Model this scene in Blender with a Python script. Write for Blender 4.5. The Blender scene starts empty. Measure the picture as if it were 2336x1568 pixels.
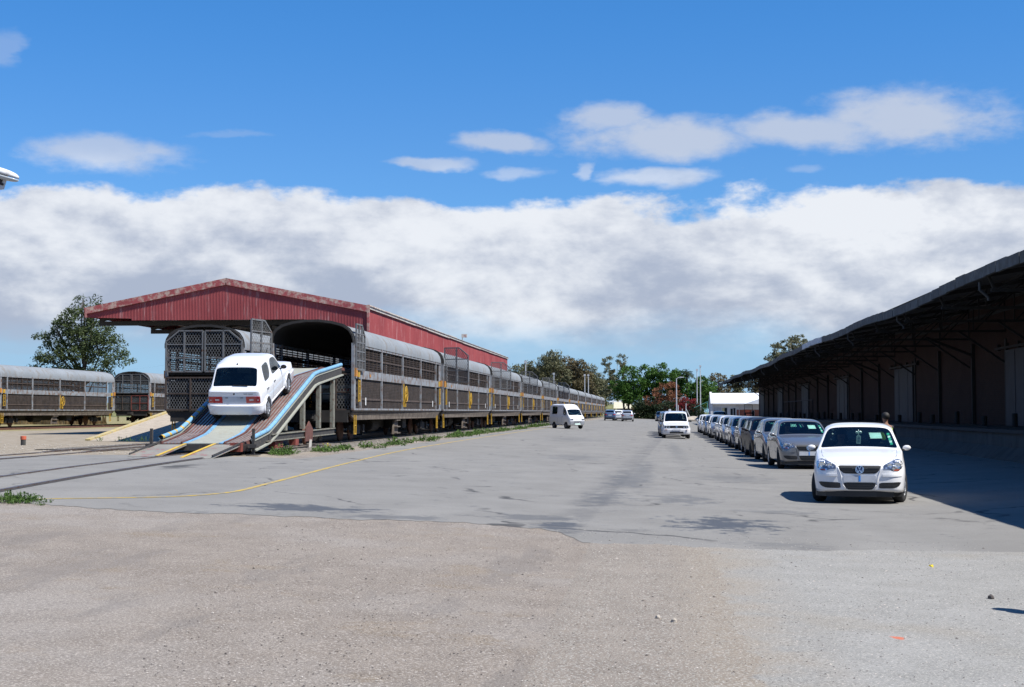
import bpy, bmesh, math, random
from mathutils import Vector, Matrix
from mathutils.bvhtree import BVHTree
from math import sin, cos, pi, atan, atan2, radians, sqrt
R = random.Random(7)
scene = bpy.context.scene
C = scene.collection

# ---------------------------------------------------------------- camera
YAW = atan(324/3300.0)
PITCH = atan(156/3300.0)
cam_d = bpy.data.cameras.new("camera")
cam = bpy.data.objects.new("camera", cam_d)
C.objects.link(cam)
cam.location = (0, 0, 1.67)
cam.rotation_euler = (pi/2 + PITCH, 0, YAW)
cam_d.sensor_width = 36
cam_d.lens = 36*3300/2336.0
cam_d.clip_end = 6000
cam_d.clip_start = 0.1
scene.camera = cam

# ---------------------------------------------------------------- node helper
class NT:
    def __init__(s, tree): s.t = tree
    def n(s, typ, **kw):
        nd = s.t.nodes.new(typ)
        for k, v in kw.items(): setattr(nd, k, v)
        return nd
    def put(s, sock, v):
        if isinstance(v, bpy.types.NodeSocket): s.t.links.new(v, sock)
        elif v is not None: sock.default_value = v
    def m(s, op, a, b=None, c=None, clamp=False):
        nd = s.n('ShaderNodeMath', operation=op); nd.use_clamp = clamp
        s.put(nd.inputs[0], a); s.put(nd.inputs[1], b)
        if c is not None: s.put(nd.inputs[2], c)
        return nd.outputs[0]
    def add(s, a, b): return s.m('ADD', a, b)
    def mul(s, a, b): return s.m('MULTIPLY', a, b)
    def sub(s, a, b): return s.m('SUBTRACT', a, b)
    def smooth(s, v, a, b, lo=0.0, hi=1.0):
        nd = s.n('ShaderNodeMapRange', interpolation_type='SMOOTHSTEP')
        s.put(nd.inputs[0], v)
        nd.inputs[1].default_value = a; nd.inputs[2].default_value = b
        nd.inputs[3].default_value = lo; nd.inputs[4].default_value = hi
        return nd.outputs[0]
    def mix(s, f, a, b, bt='MIX'):
        nd = s.n('ShaderNodeMix', data_type='RGBA', blend_type=bt)
        s.put(nd.inputs[0], f)
        s.put(nd.inputs[6], a if isinstance(a, bpy.types.NodeSocket) else tuple(a)+((1,) if len(a) == 3 else ()))
        s.put(nd.inputs[7], b if isinstance(b, bpy.types.NodeSocket) else tuple(b)+((1,) if len(b) == 3 else ()))
        return nd.outputs[2]
    def noise(s, vec, scale, detail=3, rough=0.55, dist=0.0):
        nd = s.n('ShaderNodeTexNoise')
        s.put(nd.inputs['Vector'], vec)
        nd.inputs['Scale'].default_value = scale; nd.inputs['Detail'].default_value = detail
        nd.inputs['Roughness'].default_value = rough; nd.inputs['Distortion'].default_value = dist
        return nd.outputs[0]
    def mapping(s, vec, scale=(1, 1, 1), loc=(0, 0, 0), rot=(0, 0, 0)):
        nd = s.n('ShaderNodeMapping')
        s.put(nd.inputs[0], vec)
        nd.inputs['Scale'].default_value = scale; nd.inputs['Location'].default_value = loc
        nd.inputs['Rotation'].default_value = rot
        return nd.outputs[0]
    def xyz(s, vec):
        nd = s.n('ShaderNodeSeparateXYZ'); s.put(nd.inputs[0], vec)
        return nd.outputs[0], nd.outputs[1], nd.outputs[2]

# ---------------------------------------------------------------- sun and sky
SX, SY = 0.65, -0.25            # horizontal run of the sun direction for one unit of height
SUN_EL = atan(1/sqrt(SX*SX+SY*SY))
SUN_AZ = atan2(SX, SY)          # clockwise from +Y
sd = bpy.data.lights.new("sun", 'SUN'); so = bpy.data.objects.new("sun", sd); C.objects.link(so)
sd.energy = 5.0; sd.angle = radians(0.53); sd.color = (1.0, 0.965, 0.90)
so.rotation_euler = Vector((SX, SY, 1)).to_track_quat('Z', 'Y').to_euler()
so.location = (0, 0, 60)

SKY = 0.055
EXPO = 0.70
world = bpy.data.worlds.new("World"); scene.world = world; world.use_nodes = True
wt = world.node_tree; wt.nodes.clear(); W = NT(wt)
skyn = W.n('ShaderNodeTexSky', sky_type='NISHITA'); skyn.sun_disc = False
skyn.sun_elevation = SUN_EL; skyn.sun_rotation = SUN_AZ
skyn.air_density = 1.0; skyn.dust_density = 0.3; skyn.ozone_density = 2.5; skyn.altitude = 50
bg = W.n('ShaderNodeBackground'); out = W.n('ShaderNodeOutputWorld')
wt.links.new(bg.outputs[0], out.inputs[0]); bg.inputs[1].default_value = SKY
dirv = W.n('ShaderNodeTexCoord').outputs['Generated']
dx, dy, dz = W.xyz(dirv)
az = W.m('ARCTAN2', dx, dy)
el = W.m('ARCSINE', dz)
def AZ(x): return atan((x-1168)/3300.0)-YAW
def EL(y): return atan((940-y)/3300.0)
# domain warp
wn = W.n('ShaderNodeTexNoise'); W.put(wn.inputs['Vector'], W.mapping(dirv, (1, 1, 2.2)))
wn.inputs['Scale'].default_value = 9; wn.inputs['Detail'].default_value = 5; wn.inputs['Roughness'].default_value = .6
wr, wg, wb = W.xyz(wn.outputs[1])
az2 = W.add(az, W.mul(W.sub(wr, .5), .10)); el2 = W.add(el, W.mul(W.sub(wg, .5), .030))
fn = W.noise(W.mapping(dirv, (1, 1, 1.7)), 14, 7, .62)
fn2 = W.noise(W.mapping(dirv, (1, 1, 3.2), loc=(3, 1, 2)), 5.5, 6, .55)
fine = W.noise(W.mapping(dirv, (1, 1, 2.4), loc=(1, 5, 2)), 42, 5, .6)
# main bank
top = W.add(W.mul(W.sub(fn2, .5), .06), .150)
bank = W.smooth(W.add(W.sub(top, el2), W.mul(W.sub(fn, .5), .045)), -.001, .009)
low = W.smooth(W.add(el2, W.mul(W.sub(fn2, .5), .06)), .028, .070)
bank = W.mul(bank, low)
def blob(x, y, rx, ry, s=1.0):
    a = W.m('DIVIDE', W.sub(az2, AZ(x)), rx/3300.0)
    b = W.m('DIVIDE', W.sub(el2, EL(y)), ry/3300.0)
    r = W.m('SQRT', W.add(W.mul(a, a), W.mul(b, b)))
    return W.smooth(W.add(r, W.add(W.mul(W.sub(fn, .5), 1.5), W.mul(W.sub(fine, .5), .7))), 1.25, .40, 0, s)
cov = None
for q in [(235, 368, 170, 44, .75), (1385, 262, 105, 42, .85), (1540, 312, 230, 52, .95), (1140, 328, 100, 24, .8), (1850, 308, 260, 48, .9),
          (2090, 285, 190, 72, .95), (1500, 410, 120, 22, .7), (955, 376, 120, 12, .7), (1180, 398, 70, 14, .45), (0, 160, 40, 36, .3),
          (1330, 742, 80, 22, .5), (1160, 735, 60, 20, .4), (60, 735, 90, 34, .3), (100, 800, 260, 22, .35), (520, 318, 120, 10, .2), (1345, 395, 26, 22, .5), (1840, 400, 60, 12, .22)]:
    b = blob(*q)
    cov = b if cov is None else W.m('MAXIMUM', cov, b)
allc = W.m('MAXIMUM', bank, cov)
# shading inside the clouds: sunlit billows over grey undersides
sh = W.noise(W.mapping(dirv, (1, 1, 2.0), loc=(.3, .8, .1)), 8.5, 8, .57, .25)
sh2 = W.noise(W.mapping(dirv, (1, 1, 1.7), loc=(7, 2, 5)), 3.0, 3, .5)
hgt = W.smooth(el, .05, .15)
shade = W.add(W.add(W.mul(sh, .95), W.mul(sh2, .55)), W.add(W.mul(hgt, .18), W.mul(W.sub(fine, .5), .34)))
def lumpn(o):
    return W.noise(W.mapping(dirv, (1, 1, 1.7), loc=(2+o[0], 4+o[1], 9+o[2])), 9.5, 7, .55, .15)
emb = W.sub(lumpn((0, 0, 0)), lumpn((.006, -.004, .022)))       # tops of the billows catch the light
shade = W.add(shade, W.mul(emb, 1.15))
shade = W.smooth(shade, .62, 1.14)
rgt = W.smooth(az, -.05, .2)
shade = W.m('ADD', shade, W.mul(W.mul(rgt, hgt), .24), clamp=True)
K = 1.0/SKY/(2**EXPO)
gr = (.42*K, .475*K, .60*K); wh = (.86*K, .885*K, .93*K)
ccol = W.mix(shade, gr, wh)
cold = W.mix(W.smooth(el, .155, .18), ccol, (.55*K, .62*K, .76*K))
tint = W.mix(W.smooth(el, .14, .30), (.56, 1.03, 1.58), (.42, 1.07, 1.70))
skyc = W.mix(1.0, skyn.outputs[0], tint, 'MULTIPLY')
skyc = W.mix(W.smooth(el, .12, -.01), skyc, (.36*K, .58*K, .83*K))
fin = W.mix(W.mul(allc, .96), skyc, cold)
wt.links.new(fin, bg.inputs[0])

scene.render.engine = 'CYCLES'
vs = scene.view_settings
vs.view_transform = 'Standard'; vs.look = 'None'; vs.exposure = EXPO; vs.gamma = 1
try: vs.use_curve_mapping = False
except Exception: pass
scene.render.resolution_x = 1024; scene.render.resolution_y = 687
scene.cycles.max_bounces = 8
scene.cycles.transparent_max_bounces = 24

# ---------------------------------------------------------------- materials
def new_mat(name):
    m = bpy.data.materials.new(name); m.use_nodes = True
    t = m.node_tree; N = NT(t)
    b = t.nodes['Principled BSDF']
    return m, N, b
def coords(N, kind='Object'): return N.n('ShaderNodeTexCoord').outputs[kind]
def setp(N, b, col=None, rough=.6, metal=0, spec=.5, coat=0):
    if col is not None: N.put(b.inputs['Base Color'], col if isinstance(col, bpy.types.NodeSocket) else (*col, 1))
    N.put(b.inputs['Roughness'], rough); N.put(b.inputs['Metallic'], metal)
    b.inputs['Specular IOR Level'].default_value = spec; b.inputs['Coat Weight'].default_value = coat
    b.inputs['Coat Roughness'].default_value = .04
def bump(N, b, h, dist=.01, strength=.6):
    nd = N.n('ShaderNodeBump'); nd.inputs['Strength'].default_value = strength; nd.inputs['Distance'].default_value = dist
    N.put(nd.inputs['Height'], h); N.t.links.new(nd.outputs[0], b.inputs['Normal'])
def plain(name, col, rough=.6, metal=0, var=.12, scale=3, spec=.5, dirt=None, dirt_amt=0, coat=0, kind='Object', stretch=(1, 1, 1)):
    m, N, b = new_mat(name)
    v = N.mapping(coords(N, kind), stretch)
    n = N.noise(v, scale, 5, .6)
    c = N.mix(N.smooth(n, .3, .7), tuple(x*(1-var) for x in col), tuple(min(1, x*(1+var)) for x in col))
    if dirt is not None:
        d = N.noise(v, scale*2.3, 6, .68)
        c = N.mix(N.smooth(d, .62-dirt_amt*.35, .78-dirt_amt*.25), c, dirt)
    setp(N, b, c, rough, metal, spec, coat)
    return m
def paint(name, col, metal=0.0, rough=.32):
    m, N, b = new_mat(name)
    v = coords(N); x, y, z = N.xyz(v)
    n = N.noise(v, 2.5, 4)
    dust = N.mul(N.smooth(z, .55, .12), N.smooth(n, .25, .8))
    c = N.mix(N.mul(dust, .35), col, (.30, .26, .21))
    setp(N, b, c, rough, metal, .5, .8)
    return m
M = {}
M['car_white'] = paint('white car paint', (.70, .70, .715))
M['car_cream'] = paint('cream car paint', (.78, .76, .62))
M['car_grey'] = paint('grey metallic car paint', (.17, .175, .19), .55)
M['car_silver'] = paint('silver metallic car paint', (.42, .44, .47), .6)
M['car_black'] = plain('black car paint', (.011, .009, .011), .38, spec=.22)
M['car_blue'] = paint('blue metallic car paint', (.07, .11, .19), .4)
M['car_paleblue'] = paint('pale blue metallic car paint', (.26, .34, .45), .5)
M['car_darkblue'] = paint('dark blue car paint', (.02, .035, .06), .2)
M['black_trim'] = plain('black plastic trim', (.012, .012, .013), .5, var=.2)
M['under'] = plain('matt black underbody', (.008, .008, .008), .9)
M['tyre'] = plain('tyre rubber', (.016, .016, .017), .85)
M['rim'] = plain('silver wheel', (.5, .51, .53), .35, .7)
M['rim_dull'] = plain('dull steel wheel', (.16, .16, .17), .5, .5)
M['seat'] = plain('charcoal seat cloth', (.03, .032, .036), .9)
M['chrome'] = plain('chrome', (.75, .77, .8), .12, 1)
M['emblem'] = plain('blue chrome emblem', (.35, .50, .72), .25, .4)
M['emblem_bk'] = plain('emblem blue field', (.02, .05, .16), .3)
M['plate'] = plain('blank white plate', (.46, .48, .52), .45)
M['plate_blue'] = plain('blue plate strip', (.03, .22, .62), .5)
M['paper'] = plain('pale paper', (.68, .86, .80), .8)
M['sticker'] = plain('green sticker', (.05, .50, .33), .5)
M['red_lens'] = plain('red tail lamp lens', (.36, .012, .016), .15, coat=.5)
M['amber'] = plain('amber lens', (.32, .07, .04), .2)
M['clear_dark'] = plain('reversing lamp lens', (.5, .42, .42), .2)
M['skin'] = plain('skin', (.22, .11, .07), .6)
M['hair'] = plain('black hair', (.012, .010, .009), .7)
M['hivis'] = plain('yellow high visibility cloth', (.55, .80, .06), .8)
M['overall'] = plain('blue overall cloth', (.03, .10, .30), .85)
M['darkcloth'] = plain('dark jacket cloth', (.03, .03, .035), .9)
M['redcloth'] = plain('red cloth', (.35, .03, .03), .9)
def glass_mat(name, tint, refl=.06):
    m = bpy.data.materials.new(name); m.use_nodes = True; t = m.node_tree; t.nodes.clear(); N = NT(t)
    o = N.n('ShaderNodeOutputMaterial'); tr = N.n('ShaderNodeBsdfTransparent'); gl = N.n('ShaderNodeBsdfGlossy')
    tr.inputs[0].default_value = (*tint, 1); gl.inputs['Roughness'].default_value = .03; gl.inputs[0].default_value = (.9, .95, 1, 1)
    lw = N.n('ShaderNodeFresnel'); lw.inputs[0].default_value = 1.5
    f = N.add(N.mul(lw.outputs[0], .9), refl*.1)
    mx = N.n('ShaderNodeMixShader'); N.put(mx.inputs[0], f)
    t.links.new(tr.outputs[0], mx.inputs[1]); t.links.new(gl.outputs[0], mx.inputs[2]); t.links.new(mx.outputs[0], o.inputs[0])
    return m
M['glass'] = glass_mat('green tinted car glass', (.50, .62, .60))
M['dark_glass'] = glass_mat('dark tinted glass', (.12, .14, .16))
def lamp_mat():
    m, N, b = new_mat('clear headlamp')
    v = coords(N)
    vo = N.n('ShaderNodeTexVoronoi'); N.put(vo.inputs['Vector'], v); vo.inputs['Scale'].default_value = 16
    c = N.mix(N.smooth(vo.outputs[0], .2, .6), (.75, .78, .82), (.16, .18, .22))
    setp(N, b, c, .12, .75, .5, 1)
    return m
M['lamp'] = lamp_mat()

# ---------------------------------------------------------------- mesh helpers
class MB:
    def __init__(s): s.v = []; s.f = []; s.mi = []; s.cur = 0
    def V(s, *pts):
        i = len(s.v); s.v.extend([tuple(p) for p in pts]); return i
    def F(s, *idx): s.f.append(tuple(idx)); s.mi.append(s.cur)
    def quad(s, a, b, c, d): i = s.V(a, b, c, d); s.F(i, i+1, i+2, i+3)
    def box(s, x0, x1, y0, y1, z0, z1, M4=None):
        P = [(x0, y0, z0), (x1, y0, z0), (x1, y1, z0), (x0, y1, z0), (x0, y0, z1), (x1, y0, z1), (x1, y1, z1), (x0, y1, z1)]
        if M4 is not None: P = [tuple(M4 @ Vector(p)) for p in P]
        i = s.V(*P)
        for q in ((0, 3, 2, 1), (4, 5, 6, 7), (0, 1, 5, 4), (1, 2, 6, 5), (2, 3, 7, 6), (3, 0, 4, 7)): s.F(*[i+k for k in q])
    def beam(s, a, b, w, h, up=(0, 0, 1)):
        a = Vector(a); b = Vector(b); d = (b-a); L = d.length
        if L < 1e-6: return
        d.normalize(); up = Vector(up)
        if abs(d.dot(up)) > .98: up = Vector((0, 1, 0)) if abs(d.y) < .9 else Vector((1, 0, 0))
        sx = d.cross(up).normalized(); sz = sx.cross(d).normalized()
        P = []
        for q in (a, b):
            for (i, j) in ((-1, -1), (1, -1), (1, 1), (-1, 1)): P.append(q+sx*(w/2*i)+sz*(h/2*j))
        i = s.V(*P)
        for q in ((0, 1, 2, 3), (7, 6, 5, 4), (0, 4, 5, 1), (1, 5, 6, 2), (2, 6, 7, 3), (3, 7, 4, 0)): s.F(*[i+k for k in q])
    def tube(s, pts, r, n=8, caps=True, r2=None):
        pts = [Vector(p) for p in pts]; rings = []
        m = len(pts)
        for k, p in enumerate(pts):
            d = (pts[min(k+1, m-1)]-pts[max(k-1, 0)]).normalized()
            up = Vector((0, 0, 1)) if abs(d.z) < .9 else Vector((1, 0, 0))
            a = d.cross(up).normalized(); b = a.cross(d)
            rr = r if r2 is None else r+(r2-r)*k/(m-1)
            rings.append(s.V(*[p+a*(cos(2*pi*i/n)*rr)+b*(sin(2*pi*i/n)*rr) for i in range(n)]))
        for k in range(m-1):
            for i in range(n):
                j = (i+1) % n; s.F(rings[k]+i, rings[k]+j, rings[k+1]+j, rings[k+1]+i)
        if caps:
            s.F(*[rings[0]+i for i in range(n)][::-1]); s.F(*[rings[-1]+i for i in range(n)])
    def prism(s, poly, axis, a, b):
        def P(u, v, w):
            return {'x': (w, u, v), 'y': (u, w, v), 'z': (u, v, w)}[axis]
        n = len(poly)
        i = s.V(*[P(u, v, a) for u, v in poly]); j = s.V(*[P(u, v, b) for u, v in poly])
        s.F(*[i+k for k in range(n)]); s.F(*[j+k for k in range(n)][::-1])
        for k in range(n): l = (k+1) % n; s.F(i+k, j+k, j+l, i+l)
    def lathe(s, prof, axis='x', n=24, c=(0, 0, 0)):
        rings = []
        for (r, t) in prof:
            P = []
            for i in range(n):
                a = 2*pi*i/n
                if axis == 'x': P.append((c[0]+t, c[1]+cos(a)*r, c[2]+sin(a)*r))
                elif axis == 'y': P.append((c[0]+cos(a)*r, c[1]+t, c[2]+sin(a)*r))
                else: P.append((c[0]+cos(a)*r, c[1]+sin(a)*r, c[2]+t))
            rings.append(s.V(*P))
        for k in range(len(prof)-1):
            for i in range(n): j = (i+1) % n; s.F(rings[k]+i, rings[k]+j, rings[k+1]+j, rings[k+1]+i)
    def mesh(s, name, mats, smooth=False, fixn=True):
        me = bpy.data.meshes.new(name)
        me.from_pydata(s.v, [], s.f)
        for m in mats: me.materials.append(m)
        for p, k in zip(me.polygons, s.mi): p.material_index = k; p.use_smooth = smooth
        if fixn:
            bm = bmesh.new(); bm.from_mesh(me); bmesh.ops.recalc_face_normals(bm, faces=bm.faces[:]); bm.to_mesh(me); bm.free()
        return me
def mk(name, mb, mats, parent=None, smooth=False, loc=(0, 0, 0), rot=(0, 0, 0), fixn=True):
    if not isinstance(mats, (list, tuple)): mats = [mats]
    mats = [M[m] if isinstance(m, str) else m for m in mats]
    me = mb.mesh(name, mats, smooth, fixn) if isinstance(mb, MB) else mb
    o = bpy.data.objects.new(name, me); C.objects.link(o)
    if parent is not None: o.parent = parent
    o.location = loc; o.rotation_euler = rot
    return o
def autosmooth(me, ang=35):
    bm = bmesh.new(); bm.from_mesh(me)
    for f in bm.faces: f.smooth = True
    for e in bm.edges:
        if len(e.link_faces) == 2 and e.calc_face_angle(0) > radians(ang): e.smooth = False
    bm.to_mesh(me); bm.free()
def tag(o, label, cat, group=None):
    o['label'] = label; o['category'] = cat
    if group: o['group'] = group
    return o
def thing(name, label, cat, loc=(0, 0, 0), rotz=0, group=None):
    o = bpy.data.objects.new(name, None); C.objects.link(o); o.empty_display_size = .3
    o.location = loc; o.rotation_euler = (0, 0, rotz)
    return tag(o, label, cat, group)
def struct(o, kind='structure'):
    o['kind'] = kind; return o
KIDS = {}
def kids(o): return [c for c in bpy.data.objects if c.parent == o]
def tree_of(o): return (o, [tree_of(c) for c in kids(o)])
def copy_tree(t, parent=None):
    o, ch = t; c = o.copy(); C.objects.link(c)
    if parent is not None: c.parent = parent
    for x in ch: copy_tree(x, c)
    return c
def dup(t, loc, rot=(0, 0, 0), label=None, group=None):
    c = copy_tree(t); c.location = loc; c.rotation_euler = rot
    if label: c['label'] = label
    if group: c['group'] = group
    return c
def gz(X):
    if X < -12: return .52
    if X < 3: return .52*(3-X)/15
    if X < 5.5: return 0.0
    if X < 10.8: return .17*(X-5.5)/5.3
    return .17

# ================================================================ GROUND
def P4(N): return N.n('ShaderNodeNewGeometry').outputs['Position']
def ground_mat():
    m, N, b = new_mat('pinkish gravel ground')
    p = P4(N); x, y, z = N.xyz(p)
    big = N.noise(p, .35, 4, .6); mid = N.noise(p, 2.2, 5, .6); fine = N.noise(p, 26, 5, .85); st = N.noise(p, 60, 3, .8)
    streak = N.noise(N.mapping(p, (.8, .9, 1)), 1.1, 6, .66)
    c = N.mix(N.smooth(mid, .3, .7), (.156, .130, .107), (.198, .167, .138))
    c = N.mix(N.mul(N.smooth(big, .45, .68), .6), c, (.24, .22, .20))
    c = N.mix(N.mul(N.smooth(streak, .55, .66), .7), c, (.17, .13, .088))
    c = N.mix(N.mul(N.smooth(fine, .505, .60), .62), c, (.095, .082, .072))
    c = N.mix(N.mul(N.smooth(st, .525, .60), .9), c, (.36, .325, .29))
    # dry grass and dirt further out
    tw_ = N.noise(N.mapping(p, (1.6, .35, 1), rot=(0, 0, .5)), 1.0, 5, .6)
    c = N.mix(N.mul(N.smooth(tw_, .54, .64), .35), c, (.125, .113, .105))
    far = N.smooth(N.add(y, N.mul(N.sub(mid, .5), 5)), 40, 50)
    lft = N.smooth(N.add(x, N.mul(N.sub(mid, .5), 1.5)), -9.6, -10.6)
    dirt = N.mix(N.smooth(mid, .35, .65), (.20, .165, .12), (.27, .235, .19))
    c = N.mix(N.mul(lft, N.smooth(y, 24, 34)), c, dirt)
    grass = N.mix(N.smooth(fine, .4, .6), (.16, .15, .055), (.24, .20, .09))
    gm = N.mul(N.smooth(N.add(x, N.mul(N.sub(big, .5), 8)), -36, -40), N.smooth(mid, .2, .6))
    c = N.mix(gm, c, grass)
    c = N.mix(N.smooth(y, 300, 340), c, (.10, .11, .04))
    setp(N, b, c, .92, spec=.25)
    bump(N, b, N.add(fine, N.mul(st, .5)), .012, .7)
    return m
def asphalt_mat():
    m, N, b = new_mat('worn grey asphalt')
    p = P4(N); x, y, z = N.xyz(p)
    mid = N.noise(p, .8, 5, .6); fine = N.noise(p, 30, 5, .85); big = N.noise(N.mapping(p, (.6, .22, 1)), .8, 4)
    stk = N.noise(N.mapping(p, (1, .75, 1)), 2.2, 7, .72)
    vc = N.n('ShaderNodeTexVoronoi', feature='DISTANCE_TO_EDGE'); wv = N.n('ShaderNodeTexNoise'); N.put(wv.inputs['Vector'], p); wv.inputs['Scale'].default_value = .8; wv.inputs['Detail'].default_value = 6
    va = N.n('ShaderNodeVectorMath', operation='MULTIPLY_ADD'); N.put(va.inputs[0], wv.outputs[1]); va.inputs[1].default_value = (1.8, 1.8, 0); N.put(va.inputs[2], p); N.put(vc.inputs['Vector'], N.mapping(va.outputs[0], (1, .6, .0))); vc.inputs['Scale'].default_value = .33
    c = N.mix(N.smooth(mid, .3, .7), (.164, .157, .146), (.190, .183, .171))
    c = N.mix(N.mul(N.smooth(big, .5, .7), .4), c, (.225, .216, .20))
    c = N.mix(N.mul(N.smooth(fine, .50, .70), .55), c, (.095, .095, .095))
    c = N.mix(N.mul(N.smooth(N.noise(p, 80, 2, .8), .58, .7), .5), c, (.28, .28, .275))
    c = N.mix(N.mul(N.smooth(stk, .585, .66), .50), c, (.085, .084, .085))
    c = N.mix(N.mul(N.smooth(vc.outputs[0], .016, .004), N.smooth(N.noise(p, .5, 3), .48, .62)), c, (.06, .058, .057))
    lane = N.sub(x, N.add(-1.0, N.mul(N.sub(y, 19), .022)))
    c = N.mix(N.mul(N.mul(N.smooth(lane, -.75, -.2), N.smooth(lane, .12, .0)), N.mul(N.smooth(stk, .38, .58), .55)), c, (.105, .103, .103))
    # worn spots with oil where lorries stop
    warp = N.noise(N.mapping(p, (1, 1.1, 1)), 2.6, 8, .74)
    acc = None
    for (bx, by, rx, ry, s) in [(-5.0, 20.6, 1.3, .9, .85), (-1.25, 19.4, .5, .9, .8), (.95, 20.8, 1.0, 1.7, .95), (-1.7, 20.6, .9, .8, .5), (.5, 26.5, .7, 1.8, .5),
                                (-.9, 26, .55, 3.2, .5), (-.6, 33, .6, 5, .5), (-.3, 38, .4, 10, .4), (2.0, 24, .8, .6, .4), (-3.6, 19.6, 1.0, .5, .5), (-2.6, 47, 1.2, 4, .35), (1.9, 36, 1.3, 3, .35), (.9, 60, .4, 20, .3), (-4, 75, 2, 8, .25), (1.5, 17.8, .7, .5, .3)]:
        a = N.m('DIVIDE', N.sub(x, bx), rx); d = N.m('DIVIDE', N.sub(y, by), ry)
        r = N.m('SQRT', N.add(N.mul(a, a), N.mul(d, d)))
        q = N.smooth(N.add(r, N.mul(N.sub(warp, .5), 4.6)), .80, .45, 0, s)
        acc = q if acc is None else N.m('MAXIMUM', acc, q)
    c = N.mix(acc, c, (.055, .058, .064))
    setp(N, b, c, N.smooth(acc, 0, 1, .9, .6), spec=.3)
    bump(N, b, N.add(fine, N.mul(mid, .3)), .006, .5)
    return m
def chip_mat():
    m, N, b = new_mat('pale grey chip seal')
    p = P4(N); x, y, z = N.xyz(p)
    mid = N.noise(p, 1.4, 5, .6); fine = N.noise(p, 26, 5, .85); st = N.noise(p, 60, 3, .8); big = N.noise(p, .5, 4)
    c = N.mix(N.smooth(mid, .3, .7), (.198, .194, .183), (.238, .233, .222))
    c = N.mix(N.mul(N.smooth(big, .52, .68), .5), c, (.20, .175, .14))
    edge = N.add(N.sub(x, .62), N.add(N.mul(N.sub(N.noise(p, 1.3, 6, .65), .5), .55), N.mul(N.sub(N.noise(p, 9, 4, .7), .5), .25)))
    c = N.mix(N.mul(N.smooth(edge, .8, .0), N.smooth(mid, .3, .6)), c, (.215, .185, .15))
    grav = N.mix(N.smooth(N.noise(p, 2.2, 5, .6), .3, .7), (.156, .130, .107), (.198, .167, .138))
    grav = N.mix(N.mul(N.smooth(edge, -.65, -.05), .7), grav, (.212, .176, .136))
    c = N.mix(N.smooth(edge, .05, -.03), c, grav)
    c = N.mix(N.mul(N.smooth(fine, .505, .60), .55), c, (.105, .098, .088))
    c = N.mix(N.mul(N.smooth(st, .525, .60), .9), c, (.36, .345, .315))
    r = N.m('SQRT', N.add(N.m('POWER', N.sub(x, 1.74), 2), N.m('POWER', N.mul(N.sub(y, 10.7), .8), 2)))
    c = N.mix(N.smooth(N.add(r, N.mul(N.sub(N.noise(p, 14, 3), .5), .14)), .055, .03), c, (.42, .13, .08))
    setp(N, b, c, .92, spec=.25)
    bump(N, b, N.add(fine, N.mul(st, .5)), .009, .7)
    return m
M['ground'] = ground_mat(); M['asphalt'] = asphalt_mat(); M['chip'] = chip_mat()
mb = MB()
gx = [-3000, -60, -40, -30, -12, 3, 5.5, 10.8, 40, 3000]; gy = [-60, 0, 40, 120, 330, 900, 5000]
for j in range(len(gy)-1):
    for i in range(len(gx)-1):
        mb.quad(*[(X, Y, gz(X)) for X, Y in ((gx[i], gy[j]), (gx[i+1], gy[j]), (gx[i+1], gy[j+1]), (gx[i], gy[j+1]))])
struct(mk('ground', mb, 'ground'))

def interp(tab, x):
    if x <= tab[0][0]: return tab[0][1]
    for (a, b), (c, d) in zip(tab, tab[1:]):
        if x <= c: return b+(d-b)*(x-a)/(c-a)
    return tab[-1][1]
rr = random.Random(3)
def wob(a, x, k=1.0): return a*(sin(x*1.7*k+1)+.6*sin(x*4.3*k+2)+.5*sin(x*9.1*k)+.4*sin(x*19*k+.5))*.5
def sheet(name, x0, x1, near, far, dz, mat, step=.25, x0f=None, x1f=None):
    """strip of columns along X, each cut in D so that it keeps to the ground profile"""
    xs = [x0]; brk = [-12, 3, 5.5, 10.8]
    while xs[-1] < x1-1e-6:
        nx = min(x1, xs[-1]+((.045 if abs(xs[-1]) < 9.5 else step) if abs(xs[-1]) < 14 else 2))
        for b_ in brk:
            if xs[-1] < b_-1e-6 < nx: nx = b_
        xs.append(nx)
    mb = MB(); cols = []
    for X in xs:
        n, f = near(X), far(X)
        cols.append([(X, n+(f-n)*t, gz(X)+dz) for t in (0, .02, .1, .3, 1)])
    for a, b_ in zip(cols, cols[1:]):
        for k in range(4): mb.quad(a[k], b_[k], b_[k+1], a[k+1])
    return mk(name, mb, mat)
_rg = [random.Random(41).uniform(-1, 1) for _ in range(997)]
def _vn(t):
    i = math.floor(t); f = t-i; f = f*f*(3-2*f); return _rg[i % 997]*(1-f)+_rg[(i+1) % 997]*f
def ragged(X): return .10*_vn(X*3.1)+.07*_vn(X*8.3+50)+.045*_vn(X*21+9)
near_tab = [(-18, 20.4), (-10.6, 21.0), (-9.6, 20.2), (-8.9, 19.6), (-8.2, 19.15), (-6.2, 18.95), (-2.9, 19.25), (-1.5, 18.9), (-1.2, 18.5), (-.85, 17.2), (.65, 17.2), (2.0, 17.35), (2.7, 17.9), (4.4, 17.8), (12, 17.9)]
asp_near = lambda X: interp(near_tab, X)+(wob(.16, X, 1.3)+wob(.06, X, 4)+ragged(X) if X < .9 else wob(.05, X, 2)+ragged(X)*.4)
def asp_far(X):
    return 305+wob(2, X, .5)
def side_edge(D): return -9.42+wob(.10, D*.7)
# yard: two sheets, one along the platform, one in front of the ramp
mb = MB()
def strip(x0, x1, d0f, d1, dz, mat, name):
    return sheet(name, x0, x1, d0f, lambda X: d1, dz, mat)
struct(sheet('asphalt_yard', -9.3, 11.1, asp_near, asp_far, .004, 'asphalt'))
struct(sheet('asphalt_apron', -19, -9.3, asp_near, lambda X: 37.6+wob(.4, X, 1.4)-(1.5 if X < -15.3 else 0), .004, 'asphalt'))
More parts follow.
